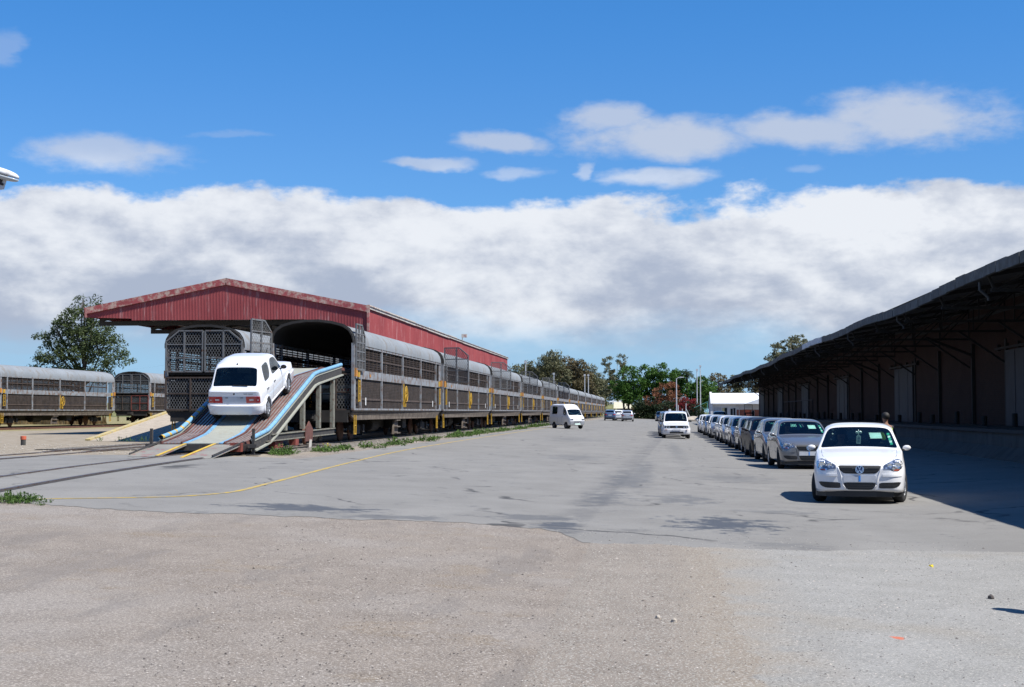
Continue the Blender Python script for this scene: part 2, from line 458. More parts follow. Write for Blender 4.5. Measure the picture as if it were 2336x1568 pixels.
# ragged edge along the train, as small tongues of asphalt
struct(sheet('road_patch', -.75, 12, lambda X: -30, lambda X: asp_near(X)-.0, .004, 'chip'))
# yellow line
M['yellow_line'] = None
def yl():
    m, N, b = new_mat('worn yellow road paint')
    p = P4(N); n = N.noise(p, 6, 6, .7)
    c = N.mix(N.smooth(n, .44, .60), (.40, .27, .04), (.22, .195, .14))
    setp(N, b, c, .8); return m
M['yellow_line'] = yl()
ypts = [(-9.0, 19.95), (-8.86, 20.11), (-8.4, 20.62), (-7.85, 21.15), (-7.3, 21.9), (-7.0, 22.9), (-6.93, 23.9), (-7.04, 25.68), (-7.25, 29), (-7.54, 33.19), (-7.85, 38.5), (-8.2, 45.5), (-8.4, 55), (-8.5, 72), (-8.52, 116), (-8.6, 180)]
def smooth_path(pts, n=6):
    out_ = []
    for i in range(len(pts)-1):
        p0 = Vector(pts[max(i-1, 0)]); p1 = Vector(pts[i]); p2 = Vector(pts[i+1]); p3 = Vector(pts[min(i+2, len(pts)-1)])
        for k in range(n):
            t = k/n
            out_.append(.5*((2*p1)+(p2-p0)*t+(2*p0-5*p1+4*p2-p3)*t*t+(3*p1-p0-3*p2+p3)*t**3))
    out_.append(Vector(pts[-1])); return out_
def ribbon(pts, w, dz, mb, skip=None):
    pts = [Vector(p).to_2d() if len(p) > 2 else Vector(p) for p in pts]; pr = None
    for k, p in enumerate(pts):
        d = (pts[min(k+1, len(pts)-1)]-pts[max(k-1, 0)]).normalized(); s = Vector((-d.y, d.x))*w/2
        a, b_ = p+s, p-s
        cur = [(a.x, a.y, gz(a.x)+dz), (b_.x, b_.y, gz(b_.x)+dz)]
        if pr: mb.quad(pr[0], pr[1], cur[1], cur[0])
        pr = cur
mb = MB(); ribbon(smooth_path(ypts), .10, .009, mb)
struct(mk('road_marking', mb, 'yellow_line'))

# ---------------------------------------------------------------- railway tracks
M['rail'] = plain('rail steel', (.13, .12, .12), .4, .5, dirt=(.10, .045, .025), dirt_amt=.5, kind='Object', scale=6)
M['rail_rust'] = plain('rusty rail', (.10, .045, .028), .75, .2, var=.3)
M['groove'] = plain('black rail groove', (.035, .033, .032), .9)
M['sleeper'] = plain('weathered sleeper', (.085, .068, .055), .9, var=.3)
def ballast():
    m, N, b = new_mat('ballast stones')
    p = P4(N); vo = N.n('ShaderNodeTexVoronoi'); N.put(vo.inputs['Vector'], p); vo.inputs['Scale'].default_value = 13
    c = N.mix(N.smooth(N.noise(p, 9, 3), .35, .65), (.10, .085, .07), (.26, .235, .20))
    c = N.mix(N.smooth(vo.outputs[0], .45, .75), c, (.04, .033, .027))
    setp(N, b, c, .95); bump(N, b, vo.outputs[0], .03, -.8 if False else .8); return m
M['ballast'] = ballast()
RAIL = .58
def track(label, pts, z0, y_sleep, emb=None):
    """pts: centreline (x,y); rails 1.067 apart; sleepers only beyond y_sleep; emb: rails laid flush in asphalt"""
    t = thing('railway_track', label, 'railway track', (0, 0, 0))
    P = smooth_path(pts, 8)
    for s in (-1, 1):
        mb = MB(); path = []
        zf = (lambda q: gz(q.x)+.028 if (emb and q.y < emb) else z0(q.y))
        for k, p in enumerate(P):
            d = (P[min(k+1, len(P)-1)]-P[max(k-1, 0)]).normalized(); q = p+Vector((-d.y, d.x))*(.567*s)
            path.append(q)
        for a, b_ in zip(path, path[1:]):
            mb.cur = 0
            mb.beam((a.x, a.y, zf(a)-.03), (b_.x, b_.y, zf(b_)-.03), .07, .06)
            if not emb or a.y > emb: mb.beam((a.x, a.y, zf(a)-.10), (b_.x, b_.y, zf(b_)-.10), .13, .08)
        mk('rail', mb, 'rail' if emb else 'rail_rust', t)
        if emb:
            mb = MB()
            g = [(q.x-.075*s*0+.09*(-s), q.y) for q in path if q.y < emb]
            gs = [(x, y) for x, y in g]
            if len(gs) > 1:
                ribbon(gs, .055, .010, mb); mk('flangeway', mb, 'groove', t)
    mb = MB(); y = y_sleep
    while y < P[-1].y-1:
        X = interp([(q.y, q.x) for q in P], y)
        if y < 150: mb.box(X-1.0, X+1.0, y, y+.22, z0(y)-.22, z0(y)-.145)
        y += .7
    if mb.v: mk('sleepers', mb, 'sleeper', t)
    return t
def z1(y): return .545 if y < 38 else .545+min(1, (y-38)/4)*(RAIL-.545)
def xc1(D): return -12.2+.00265*max(0, 46-D)**2
pts1 = [(xc1(d), d) for d in (12, 16, 20, 24, 28, 33, 38, 42, 46)]+[(-12.2, 60), (-12.2, 150), (-12.2, 345)]
def zt1(y):
    X = xc1(min(y, 46)); 
    return max(gz(X-.6), gz(X+.6)) + .03 if y < 37 else max(gz(X), .52)+.03+min(1, (y-37)/4)*.03
track('railway track the car ramp and nearest wagon train stand on', pts1, zt1, 40, emb=37)
track('railway track under the red roofed shed', [(-16.0, 20), (-16.2, 30), (-16.6, 42), (-17.0, 54), (-17, 80), (-17, 150)], lambda y: .55 if y < 40 else .58, 44, emb=37)
track('rusty track in the yard in front of the far left wagons', [(-41.5, 60), (-41.8, 90), (-42, 120), (-42, 200)], lambda y: .62, 66)
track('track under the long far left wagon', [(-46.0, 60), (-46.2, 90), (-46.2, 120), (-46.2, 200)], lambda y: .62, 66)
# ballast beds
def bed(x0, x1, y0, y1, z, name='ballast_bed'):
    mb = MB(); n = int((y1-y0)/1.5); rb = random.Random(int(x0*10)); pr = None
    for k in range(n+1):
        y = y0+(y1-y0)*k/n; j = rb.uniform(-.12, .12); j2 = rb.uniform(-.12, .12)
        cur = [(x0-.35+j, y, gz(x0-.4)-.03), (x0, y, z), (x1, y, z), (x1+.35+j2, y, gz(x1+.4)-.03)]
        if pr:
            for q in range(3): mb.quad(pr[q], pr[q+1], cur[q+1], cur[q])
        pr = cur
    return struct(mk(name, mb, 'ballast'))
bed(-13.6, -10.6, 40, 345, .545)
bed(-18.5, -15.4, 42, 160, .545)
bed(-48, -40.2, 60, 210, .50)

# ================================================================ WAGONS
M['wag_grey'] = plain('weathered grey wagon paint', (.195, .21, .228), .75, dirt=(.12, .07, .045), dirt_amt=.5, var=.12, scale=1.4)
M['wag_roof'] = plain('pale wagon roof sheet', (.195, .212, .23), .9, spec=.15, var=.07, scale=.7, dirt=(.17, .165, .16), dirt_amt=.4)
M['wag_sill'] = plain('dusty brown wagon sill', (.085, .066, .052), .85, var=.25, scale=2, dirt=(.15, .125, .10), dirt_amt=.5)
M['wag_rib'] = plain('rusty brown rib', (.055, .038, .030), .8, var=.3)
M['wag_dark'] = plain('sooty steel', (.018, .016, .015), .85, var=.3)
M['wag_red'] = plain('rusty red gate frame', (.16, .035, .025), .8, var=.3)
M['gate_grey'] = plain('dull grey gate frame', (.12, .125, .13), .65, dirt=(.10, .05, .03), dirt_amt=.3)
M['yellow'] = plain('yellow safety paint', (.42, .25, .02), .6, var=.12, dirt=(.12, .07, .03), dirt_amt=.25, scale=8)
M['orange'] = plain('orange bracket', (.40, .17, .03), .7, dirt=(.10, .05, .03), dirt_amt=.3)
def mesh_mat(name, col, cover, stripes=True, chain=False, wire=.12, pitch=.07):
    m = bpy.data.materials.new(name); m.use_nodes = True; t = m.node_tree; N = NT(t)
    b = t.nodes['Principled BSDF']; o = t.nodes['Material Output']
    v = coords(N); x, y, z = N.xyz(v)
    n = N.noise(v, 3, 4)
    setp(N, b, N.mix(N.smooth(n, .35, .65), tuple(q*.75 for q in col), tuple(q*1.25 for q in col)), .85, spec=.2)
    tr = N.n('ShaderNodeBsdfTransparent'); mx = N.n('ShaderNodeMixShader')
    if chain:
        h = N.add(x, y)
        a = N.m('ABSOLUTE', N.sub(N.m('FRACT', N.m('DIVIDE', N.add(h, N.mul(z, .62)), pitch)), .5))
        c = N.m('ABSOLUTE', N.sub(N.m('FRACT', N.m('DIVIDE', N.sub(h, N.mul(z, .62)), pitch)), .5))
        f = N.m('MAXIMUM', N.m('LESS_THAN', a, wire), N.m('LESS_THAN', c, wire))
    else:
        a = N.m('FRACT', N.m('DIVIDE', z, pitch))
        f = N.m('MAXIMUM', N.m('LESS_THAN', a, cover), .22 if cover < .7 else .7)
    N.put(mx.inputs[0], f); t.links.new(tr.outputs[0], mx.inputs[1]); t.links.new(b.outputs[0], mx.inputs[2])
    t.links.new(mx.outputs[0], o.inputs[0]); return m
M['screen_up'] = mesh_mat('slatted wagon screen', (.028, .021, .018), .50, pitch=.085)
M['screen_low'] = mesh_mat('dense rusty wagon screen', (.036, .028, .024), .80, pitch=.06)
M['chain'] = mesh_mat('chain link mesh', (.10, .10, .10), .3, chain=True, pitch=.11)
LW = 21.3
PY = [0.0, 1.3, 5.4, 10.2, 15.0, 19.6, LW]
ROOF = [(1.52, 3.50), (1.52, 3.66), (1.47, 3.86), (1.35, 4.05), (1.12, 4.20), (.72, 4.31), (.25, 4.37)]
prof = ROOF+[(-x, z) for x, z in ROOF[::-1]]
def gate_leaf(name, parent, w, h, cut, loc, rotz, mat='gate_grey', nv=1, nh=2):
    """frame in the local XZ plane, hinge at x=0, chain link inside"""
    mb = MB(); t = .055
    pts = [(0, 0), (w, 0), (w, h), (cut, h), (0, h-cut*.8)] if cut > 0 else ([(0, 0), (w, 0), (w, h), (0, h)] if cut == 0 else [(0, 0), (w, 0), (w, h+cut*.8), (w+cut, h), (0, h)])
    for a, b in zip(pts, pts[1:]+pts[:1]): mb.beam((a[0], 0, a[1]), (b[0], 0, b[1]), t, t, (0, 1, 0))
    for k in range(1, nv+1): mb.beam((w*k/(nv+1), 0, 0), (w*k/(nv+1), 0, h), t*1.2, t, (0, 1, 0))
    for k in range(1, nh+1): mb.beam((0, 0, h*k/(nh+1)), (w, 0, h*k/(nh+1)), t*.8, t*.8, (0, 1, 0))
    g = mk(name, mb, mat, parent, loc=loc, rot=(0, 0, rotz))
    m2 = MB(); i = m2.V(*[(x, .004, z) for x, z in pts]); m2.F(*[i+k for k in range(len(pts))])
    mk('chain_link', m2, 'chain', g)
    return g
def arc_shell(mb, y0, y1, th=.05):
    n = len(prof)
    for (y) in (0,):
        o0 = mb.V(*[(x, y0, z) for x, z in prof]); o1 = mb.V(*[(x, y1, z) for x, z in prof])
        inn = [(x*(1-th/1.5), z-th) for x, z in prof]
        i0 = mb.V(*[(x, y0, z) for x, z in inn]); i1 = mb.V(*[(x, y1, z) for x, z in inn])
        for k in range(n-1):
            mb.cur = 0; mb.F(o0+k, o0+k+1, o1+k+1, o1+k)
            mb.cur = 1; mb.F(i0+k, i1+k, i1+k+1, i0+k+1)
            mb.F(o0+k, i0+k, i0+k+1, o0+k+1); mb.F(o1+k, o1+k+1, i1+k+1, i1+k)
        mb.F(o0, o1, i1, i0); mb.F(o0+n-1, i0+n-1, i1+n-1, o1+n-1)
def bogie(parent, y):
    b = MB()
    for s in (-1, 1):
        b.beam((s*.98, y-1.25, .50), (s*.98, y+1.25, .50), .10, .16)
        b.prism([(y-.45, .28), (y+.45, .28), (y+.3, .62), (y-.3, .62)], 'x', s*.98-.09, s*.98+.09)
        for k in (-.9, .9): b.box(s*1.04-.08, s*1.04+.08, y+k-.14, y+k+.14, .32, .62)
    b.box(-1.0, 1.0, y-.2, y+.2, .5, .72)
    g = mk('bogie', b, 'wag_dark', parent)
    for k in (-.9, .9):
        for s in (-1, 1):
            w = MB(); w.lathe([(.05, s*.66), (.40, s*.64), (.43, s*.62), (.46, s*.60), (.46, s*.56), (.1, s*.56), (.02, s*.56)], 'x', 20, (0, y+k, .45))
            mk('wheel', w, 'rail_rust', g)
    return g
def make_wagon(label, group, first=True, gates='open', mesh_only=False):
    t = thing('rail_wagon', label, 'rail wagon', (0, 0, 0), 0, group)
    # underframe
    for s in (-1, 1):
        mb = MB(); poly = [(0.05, 1.16), (.05, .98), (.9, .80), (LW-.9, .80), (LW-.05, .98), (LW-.05, 1.16)]
        a = mb.V(*[(s*(1.50 if z > 1.1 else 1.40), y, z) for y, z in poly]); b_ = mb.V(*[(s*1.32, y, z) for y, z in poly])
        mb.F(*[a+k for k in range(6)]); mb.F(*[b_+k for k in range(6)][::-1])
        for k in range(6): l = (k+1) % 6; mb.F(a+k, b_+k, b_+l, a+l)
        mk('side_sill', mb, 'wag_sill', t)
    mb = MB(); mb.box(-1.46, 1.46, .02, LW-.02, 1.06, 1.15); mb.box(-.18, .18, -.35, LW+.35, .78, 1.05)
    mb.box(-1.3, 1.3, 0, .14, .72, 1.1); mb.box(-1.3, 1.3, LW-.14, LW, .72, 1.1)
    mb.box(-.15, .15, -.55, -.3, .84, 1.02)
    mk('floor', mb, 'wag_dark', t)
    mb = MB(); mb.box(-1.44, 1.44, .1, LW-.1, 2.50, 2.60); mk('upper_deck', mb, 'wag_dark', t)
    # body frame: posts, bands, rails
    for s in (-1, 1):
        mb = MB()
        X0, X1 = s*1.44, s*1.52
        x0, x1 = min(X0, X1), max(X0, X1)
        for i, y in enumerate(PY):
            yy = min(max(y, .07), LW-.07); mb.box(x0-.01, x1+.01, yy-.07, yy+.07, 1.15, 3.56)
        for a, b_ in zip(PY, PY[1:]):
            mb.box(x0, x1, a+.07, b_-.07, 2.30, 2.61)          # mid band
            mb.box(x0, x1, a+.07, b_-.07, 1.15, 1.22)
            mb.box(x0, x1, a+.07, b_-.07, 3.45, 3.54)
        mk('side_frame', mb, 'wag_grey', t)
    for s in (-1, 1):
        mb = MB()
        for k, (a, b_) in enumerate(zip(PY, PY[1:])):
            if k in (0, 5): continue
            for q in range(1, 5):
                y = a+.07+(b_-a-.14)*q/5; mb.box(s*1.475-.012, s*1.475+.012, y-.02, y+.02, 2.61, 3.45)
            mb.box(s*1.48-.015, s*1.48+.015, a+.07, b_-.07, 3.02, 3.07)
            mb.box(s*1.48-.015, s*1.48+.015, a+.07, b_-.07, 1.52, 1.60)
        mk('rib', mb, 'wag_rib', t)
    for s in (-1, 1):
        for k, (a, b_) in enumerate(zip(PY, PY[1:])):
            if k in (0, 5): continue
            mb = MB(); mb.box(s*1.462-.003, s*1.462+.003, a+.07, b_-.07, 2.61, 3.45); mk('upper_screen', mb, 'screen_up', t)
            mb = MB(); mb.box(s*1.462-.003, s*1.462+.003, a+.07, b_-.07, 1.22, 2.30); mk('lower_screen', mb, 'screen_low', t)
    # end bays: sheet posts
    for s in (-1, 1):
        for (a, b_) in ((.14, .5), (LW-.5, LW-.14)):
            mb = MB(); mb.box(s*1.47-.02, s*1.47+.02, a, b_, 1.22, 3.45); mk('end_sheet', mb, 'wag_grey', t)
        for y in (.9, LW-.9):
            mb = MB(); mb.box(s*1.46-.01, s*1.46+.01, y-.38, y+.38, 1.24, 2.28); mk('end_screen', mb, 'screen_low', t)
            mb = MB(); mb.box(s*1.46-.01, s*1.46+.01, y-.38, y+.38, 2.63, 3.44); mk('end_screen', mb, 'screen_up', t)
    mb = MB(); arc_shell(mb, .0, LW); r = mk('roof', mb, ['wag_roof', 'wag_dark'], t); autosmooth(r.data, 40)
    for y in (.04, LW-.04):
        mb = MB()
        for (a, b_) in zip(prof, prof[1:]): mb.beam((a[0]*1.01, y, a[1]+.015), (b_[0]*1.01, y, b_[1]+.008), .05, .045, (0, 1, 0))
        mk('roof_rim', mb, 'wag_dark', t)
    bogie(t, 2.9); bogie(t, LW-2.9)
    # tanks and steps under the floor
    mb = MB(); mb.lathe([(.02, -.75), (.26, -.75), (.3, -.7), (.3, .7), (.26, .75), (.02, .75)], 'y', 14, (.5, 8.0, .58)); mb.box(.3, 1.1, 12.5, 13.4, .38, .8)
    mb.tube([(-.9, 6, .6), (-.9, 15, .6)], .05); mb.box(-1.1, -.4, 8.5, 9.6, .4, .8)
    mk('brake_tank', mb, 'wag_dark', t)
    mb = MB(); mb.prism([(5.2, .80), (6.4, .42), (15.0, .42), (16.1, .80)], 'x', -.55, .25); mk('under_dark_fill', mb, 'wag_dark', t)  # dark box added between the bogies so the underside looks shaded
    mb = MB()
    mb.prism([(9.55, .95), (10.2, .95), (10.25, .16), (9.2, .16)], 'x', 1.22, 1.30)
    for z in (.18, .45, .72): mb.box(1.3, 1.42, 9.35, 10.2, z, z+.04)
    mk('step_box', mb, 'wag_sill', t)
    # yellow ladders at the corners, hand wheel on the side
    for s in (-1, 1):
        for y in (.75, LW-.75):
            mb = MB()
            for d in (-.13, .13): mb.beam((s*1.57, y+d, 1.45), (s*1.57, y+d, 2.25), .035, .035)
            for z in (1.5, 1.75, 2.0, 2.2): mb.beam((s*1.57, y-.13, z), (s*1.57, y+.13, z), .03, .03)
            mk('ladder', mb, 'yellow', t)
            mb = MB(); mb.box(s*1.54-.03, s*1.54+.03, y-.16, y+.16, 2.35, 2.6); mk('junction_box', mb, 'yellow', t)
            mb = MB()
            for d in (-.15, .15): mb.beam((s*1.42, y+d, .98), (s*1.42, y+d, .28), .04, .04)
            for z in (.3, .6): mb.beam((s*1.42, y-.15, z), (s*1.42, y+.15, z), .04, .04)
            mk('step', mb, 'yellow', t)
        mb = MB(); yw = 10.6
        mb.lathe([(.30, s*1.60), (.33, s*1.62), (.36, s*1.60), (.33, s*1.58), (.30, s*1.60)], 'x', 20, (0, yw, 1.85))
        for a in range(5): mb.beam((s*1.60, yw, 1.85), (s*1.60, yw+cos(a*2*pi/5)*.32, 1.85+sin(a*2*pi/5)*.32), .04, .03)
        mb.beam((s*1.55, yw-.4, 1.3), (s*1.55, yw-.4, 2.28), .05, .06); mb.box(s*1.5-.02, s*1.5+.08, yw-.06, yw+.06, 1.3, 1.9)
        mk('brake_wheel', mb, 'yellow', t)
    # brackets
    for s in (-1, 1):
        for y in (.2, LW-.2): mb = MB(); mb.box(s*1.54-.05, s*1.54+.06, y-.14, y+.14, 2.36, 2.66); mk('bracket', mb, 'orange', t)
    return t
proto = make_wagon('open ended grey slatted car wagon with the ramp at its mouth, nearest of its train', 'car wagons of the long train beside the yard')
ORD = ['second', 'third', 'fourth', 'fifth', 'sixth', 'seventh', 'eighth', 'ninth', 'tenth', 'eleventh', 'twelfth', 'thirteenth']
base_tree = tree_of(proto)
proto.location = (-12.2, 50.9, RAIL)
train = [proto]
for k in range(1, 12):
    w = dup(base_tree, (-12.2, 50.9+22.1*k, RAIL), label='grey slatted car wagon, %s from the ramp in the long train beside the yard' % ORD[k-1]); train.append(w)
    w['group'] = 'car wagons of the long train beside the yard'
yard2 = dup(base_tree, (-17.0, 53.5, RAIL), label='grey car wagon with closed chain link end gates, just left of the ramp', group='car wagons under the red shed')
for k in range(1, 9): dup(base_tree, (-17.0, 53.5+22.1*k, RAIL), label='added grey car wagon on the inner track, almost wholly hidden, darkening beneath the long train', group='car wagons under the red shed')  # wagons added behind so the gaps below the long train stay dark
wa = dup(base_tree, (-45.9, 94.6, RAIL+.04), label='long grey slatted wagon seen side on at the far left, in front of the tree', group='car wagons in the background at the left')
wb = dup(base_tree, (-43.1, 116.3, RAIL+.04), label='far wagon with a red lower gate seen end on, right of the side-on wagon', group='car wagons in the background at the left')
wc = dup(base_tree, (-45.9, 72.3, RAIL+.04), label='grey slatted wagon coupled before the side-on wagon, cut by the left edge', group='car wagons in the background at the left')
# closed gates of the wagon left of the ramp
def upper_gates(w, ang_l, ang_r, wd=1.42, mat='gate_grey'):
    gl_ = gate_leaf('upper_gate', w, wd, 1.55, .5, (-1.47, -.04, 2.62), ang_l, mat)
    gr_ = gate_leaf('upper_gate', w, wd, 1.55, .5, (1.47, -.04, 2.62), pi-ang_r, mat)
    return gl_, gr_
upper_gates(yard2, 0, 0); upper_gates(wb, 0, 0)
gate_leaf('lower_gate', yard2, .95, 1.22, 0, (-1.47, -.04, 1.17), 0, 'wag_rib', 0, 1)
gate_leaf('lower_gate', yard2, 1.0, 1.22, 0, (-.5, -.06, 1.17), 0, 'wag_rib', 0, 1)
gate_leaf('lower_gate', wb, 1.42, 1.22, 0, (-1.47, -.04, 1.17), 0, 'wag_rib', 1, 1)
gate_leaf('lower_gate', wb, 1.42, 1.22, 0, (.02, -.04, 1.17), 0, 'wag_red', 1, 1)['label'] = 'rusty red lower gate'
# open gates on the ramp train
gate_leaf('upper_gate', train[0], 1.42, 1.62, .5, (-1.50, -.02, 2.72), radians(180+76), 'gate_grey', 1, 3)
gate_leaf('upper_gate', train[0], 1.42, 1.62, .5, (1.60, 1.55, 2.62), radians(-91), 'gate_grey', 2, 4)
gate_leaf('lower_gate', train[0], .62, 1.28, 0, (.86, .1, 1.17), 0, 'wag_rib', 0, 1)
gate_leaf('lower_gate', train[0], .62, 1.28, 0, (-1.47, .1, 1.17), 0, 'wag_rib', 0, 1)
for k, a in ((1, -14), (2, 8), (3, -6), (4, 10), (5, -20)):
    gate_leaf('upper_gate', train[k], 1.3, 1.75, .5, (2.75, .35, 2.62), radians(180+a), 'gate_grey', 1, 2)
# small placards on the near wagons
M['placard'] = plain('white stencil panel', (.5, .5, .5), .7)
for k in (0, 1, 2):
    for y in (2.2, 18.6):
        mb = MB(); mb.box(1.49, 1.50, y, y+.18, 1.34, 1.62); mb.box(1.501, 1.503, y+.03, y+.15, 1.47, 1.49)
        mk('placard', mb, 'placard', train[k])
    mb = MB(); mb.box(1.525, 1.535, 2.9, 3.1, 2.4, 2.5); mk('stencil', mb, 'orange', train[k])

# ================================================================ RED SHED
def red_mat(name='weathered red cladding', s=1.0):
    m, N, b = new_mat(name)
    v = coords(N); x, y, z = N.xyz(v)
    st = N.noise(N.mapping(v, (3.2, 3.2, .35)), 1.6, 6, .7)
    big = N.noise(v, .35, 4)
    c = N.mix(N.smooth(big, .3, .7), (.205*s, .038*s, .042*s), (.265*s, .056*s, .058*s))
    c = N.mix(N.mul(N.smooth(st, .54, .74), .75), c, (.46, .27, .26))
    setp(N, b, c, .7, spec=.3); return m
M['red'] = red_mat(); 
M['red_gable'] = red_mat('red gable cladding', 1.15)
M['flash'] = plain('peeling pale flashing', (.42, .40, .36), .7, dirt=(.26, .05, .05), dirt_amt=.4, scale=1.5)
M['flash_red'] = plain('peeling red flashing', (.30, .06, .062), .7, dirt=(.45, .33, .27), dirt_amt=.55, scale=1.3)
M['steel_dark'] = plain('dark steelwork', (.03, .028, .028), .7)
shed = thing('loading_shed', 'long red corrugated steel shed roof over the wagon tracks', 'shed', (0, 0, 0))
XL, XR, XM = -28.3, -14.0, -21.15
D0, D1 = 70.0, 138.0
ZE, ZA = 6.82, 8.25
def ztop(X): return ZE+(ZA-ZE)*(1-abs(X-XM)/(XM-XL))
def zbot(X):
    if X < -26.0: return 6.40-(X+28.3)*.03
    if X < -17.2: return 6.24
    if X < -15.9: return 6.24-(X+17.2)/1.3*.42
    return 5.62
def corr(t, amp=.012): return amp*sin(2*pi*t/.0762)
mb = MB(); n = int((XR-XL)/.0762*6); pr = None
for i in range(n+1):
    X = XL+(XR-XL)*i/n; y = D0+corr(X-XL)
    cur = mb.V((X, y, zbot(X)), (X, y, ztop(X)))
    if pr is not None: mb.F(pr, cur, cur+1, pr+1)
    pr = cur
g = mk('gable_cladding', mb, 'red_gable', shed, smooth=True)
for sx_, zl_ in ((XR, 5.1), (XL, 6.42)):
    mb = MB(); n = int((D1-D0)/.0762*4); pr = None
    for i in range(n+1):
        Y = D0+(D1-D0)*i/n
        cur = mb.V((sx_+corr(Y), Y, zl_), (sx_+corr(Y), Y, ZE))
        if pr is not None: mb.F(pr, cur, cur+1, pr+1)
        pr = cur
    mk('side_cladding', mb, 'red', shed, smooth=True)
mb = MB()
for s0, s1 in ((XL-.12, XM), (XM, XR+.12)):
    a = (s0, ztop(s0) if XL < s0 < XR else ZE-.02); b_ = (s1, ztop(s1) if XL < s1 < XR else ZE-.02)
    mb.quad((a[0], D0-.05, a[1]+.03), (b_[0], D0-.05, b_[1]+.03), (b_[0], D1+.1, b_[1]+.03), (a[0], D1+.1, a[1]+.03))
    mb.quad((a[0], D0-.05, a[1]+.07), (b_[0], D0-.05, b_[1]+.07), (b_[0], D1+.1, b_[1]+.07), (a[0], D1+.1, a[1]+.07))
mk('roof', mb, 'flash', shed)
mb = MB()
for s0, s1 in ((XL-.1, XM), (XM, XR+.1)):
    z0_ = ZE if s0 < XL else ZA; z1_ = ZE if s1 > XR else ZA
    mb.beam((s0, D0-.06, z0_-.10), (s1, D0-.06, z1_-.10), .05, .32, (0, 0, 1))
mb.beam((XR+.03, D0-.05, 5.62), (XR+.03, D0-.05, 6.75), .12, .08, (0, 1, 0)); mb.beam((XL-.03, D0-.05, 6.4), (XL-.03, D0-.05, 6.85), .12, .08, (0, 1, 0))
mk('barge_flashing', mb, 'flash_red', shed)
mb = MB(); y = D0; rs = random.Random(5)
while y < D1:
    L = rs.uniform(3, 6); mb.box(XR-.05, XR+.09, y, min(y+L, D1+.1), ZE-.10+rs.uniform(-.02, .02), ZE+.10+rs.uniform(-.03, .03)); y += L+.01
mk('eave_flashing', mb, 'flash', shed)
mb = MB()
for y in [D0+1+k*7.5 for k in range(10)]:
    mb.beam((XL+.3, y, 6.15), (XR-.3, y, 6.15), .16, .22); mb.beam((XL+.3, y, 6.3), (XM, y, 8.0), .14, .16); mb.beam((XM, y, 8.0), (XR-.3, y, 6.3), .14, .16)
    for k in range(1, 6):
        X = XL+(XR-XL)*k/6; mb.beam((X, y, 6.2), (X, y, ztop(X)-.25), .08, .08)
for X in (XL+1.5, XL+3.6, XM-1.5, XM+1.5, XR-3, XR-1.2): mb.beam((X, D0+.4, ztop(X)-.16), (X, D1, ztop(X)-.16), .08, .14)
mk('roof_truss', mb, 'steel_dark', shed)
for y in [D0+1+k*15 for k in range(5)]:
    for X in (-14.6, -22.6):
        mb = MB(); mb.box(X-.12, X+.12, y-.12, y+.12, .5, 6.1); mk('column', mb, 'steel_dark', shed)
tv = MB(); tv.beam((XR-.1, 106, ZE), (XR-.1, 106, ZE+.55), .05, .05); tv.box(XR-.15, XR+.25, 105.9, 106.15, ZE+.35, ZE+.6)
tag(mk('roof_camera', tv, 'flash'), 'small pale box on a stalk on the shed eave', 'camera')

# ================================================================ CAR RAMP
M['ramp_cream'] = plain('pale cream ramp deck', (.27, .275, .235), .7, var=.06, dirt=(.25, .22, .17), dirt_amt=.25)
M['ramp_blue'] = plain('light blue ramp paint', (.15, .31, .46), .55, var=.1, dirt=(.08, .10, .12), dirt_amt=.25, scale=5)
M['ramp_red'] = plain('rusty red brown ramp track', (.115, .045, .035), .75, var=.2, dirt=(.06, .03, .025), dirt_amt=.4)
M['ramp_bar'] = plain('worn steel strip', (.40, .37, .35), .4, .6, var=.2)
M['ramp_beam'] = plain('grey green ramp steelwork', (.17, .17, .14), .7, dirt=(.09, .045, .03), dirt_amt=.4, scale=3)
M['ramp_dark'] = plain('dark ramp girder', (.035, .033, .032), .7, dirt=(.10, .08, .06), dirt_amt=.3)
M['flap'] = plain('scuffed ramp flap', (.20, .19, .165), .7, dirt=(.22, .08, .08), dirt_amt=.36, scale=1.3)
M['flap_yellow'] = plain('yellow flap edge', (.50, .33, .04), .7, dirt=(.25, .2, .1), dirt_amt=.4)
def spot_mat():
    m, N, b = new_mat('blue pipe with yellow rings'); x, y, z = N.xyz(coords(N))
    f = N.m('FRACT', N.m('DIVIDE', N.add(y, z), .62)); n = N.noise(coords(N), 6, 4)
    c = N.mix(N.mul(N.m('LESS_THAN', f, .30), N.m('GREATER_THAN', n, .40)), (.15, .31, .46), (.45, .30, .05))
    setp(N, b, c, .5); return m
M['ramp_pipe_spot'] = spot_mat()
ramp = thing('car_ramp', 'blue edged steel car ramp rising to the open wagon, white hatchback on it', 'ramp', (0, 0, 0))
RC = -12.2
DK = [(38.35, .82), (39.0, .88), (40.25, 1.04), (40.9, 1.22), (45.75, 2.76), (46.3, 2.84), (49.8, 3.20), (50.9, 3.20)]
def deckz(y): return interp(DK, y)
ys_ = [38.35, 38.7, 39.2, 39.8, 40.3, 40.8, 41.2, 42, 43, 44, 45, 45.6, 46, 46.4, 47.5, 48.6, 49.8, 50.85]
def deck_strip(mb, x0, x1, dz0, dz1, n0=0, n1=None):
    ys = ys_[n0:n1]
    i0 = None
    for y in ys:
        z = deckz(y); cur = mb.V((x0, y, z+dz0), (x1, y, z+dz0), (x1, y, z+dz1), (x0, y, z+dz1))
        if i0 is not None:
            for k in range(4): l = (k+1) % 4; mb.F(i0+k, i0+l, cur+l, cur+k)
        else: mb.F(cur, cur+1, cur+2, cur+3)
        i0 = cur
    mb.F(i0+3, i0+2, i0+1, i0)
mb = MB(); deck_strip(mb, RC-.44, RC+.44, -.05, .0); mk('centre_panel', mb, 'ramp_cream', ramp)
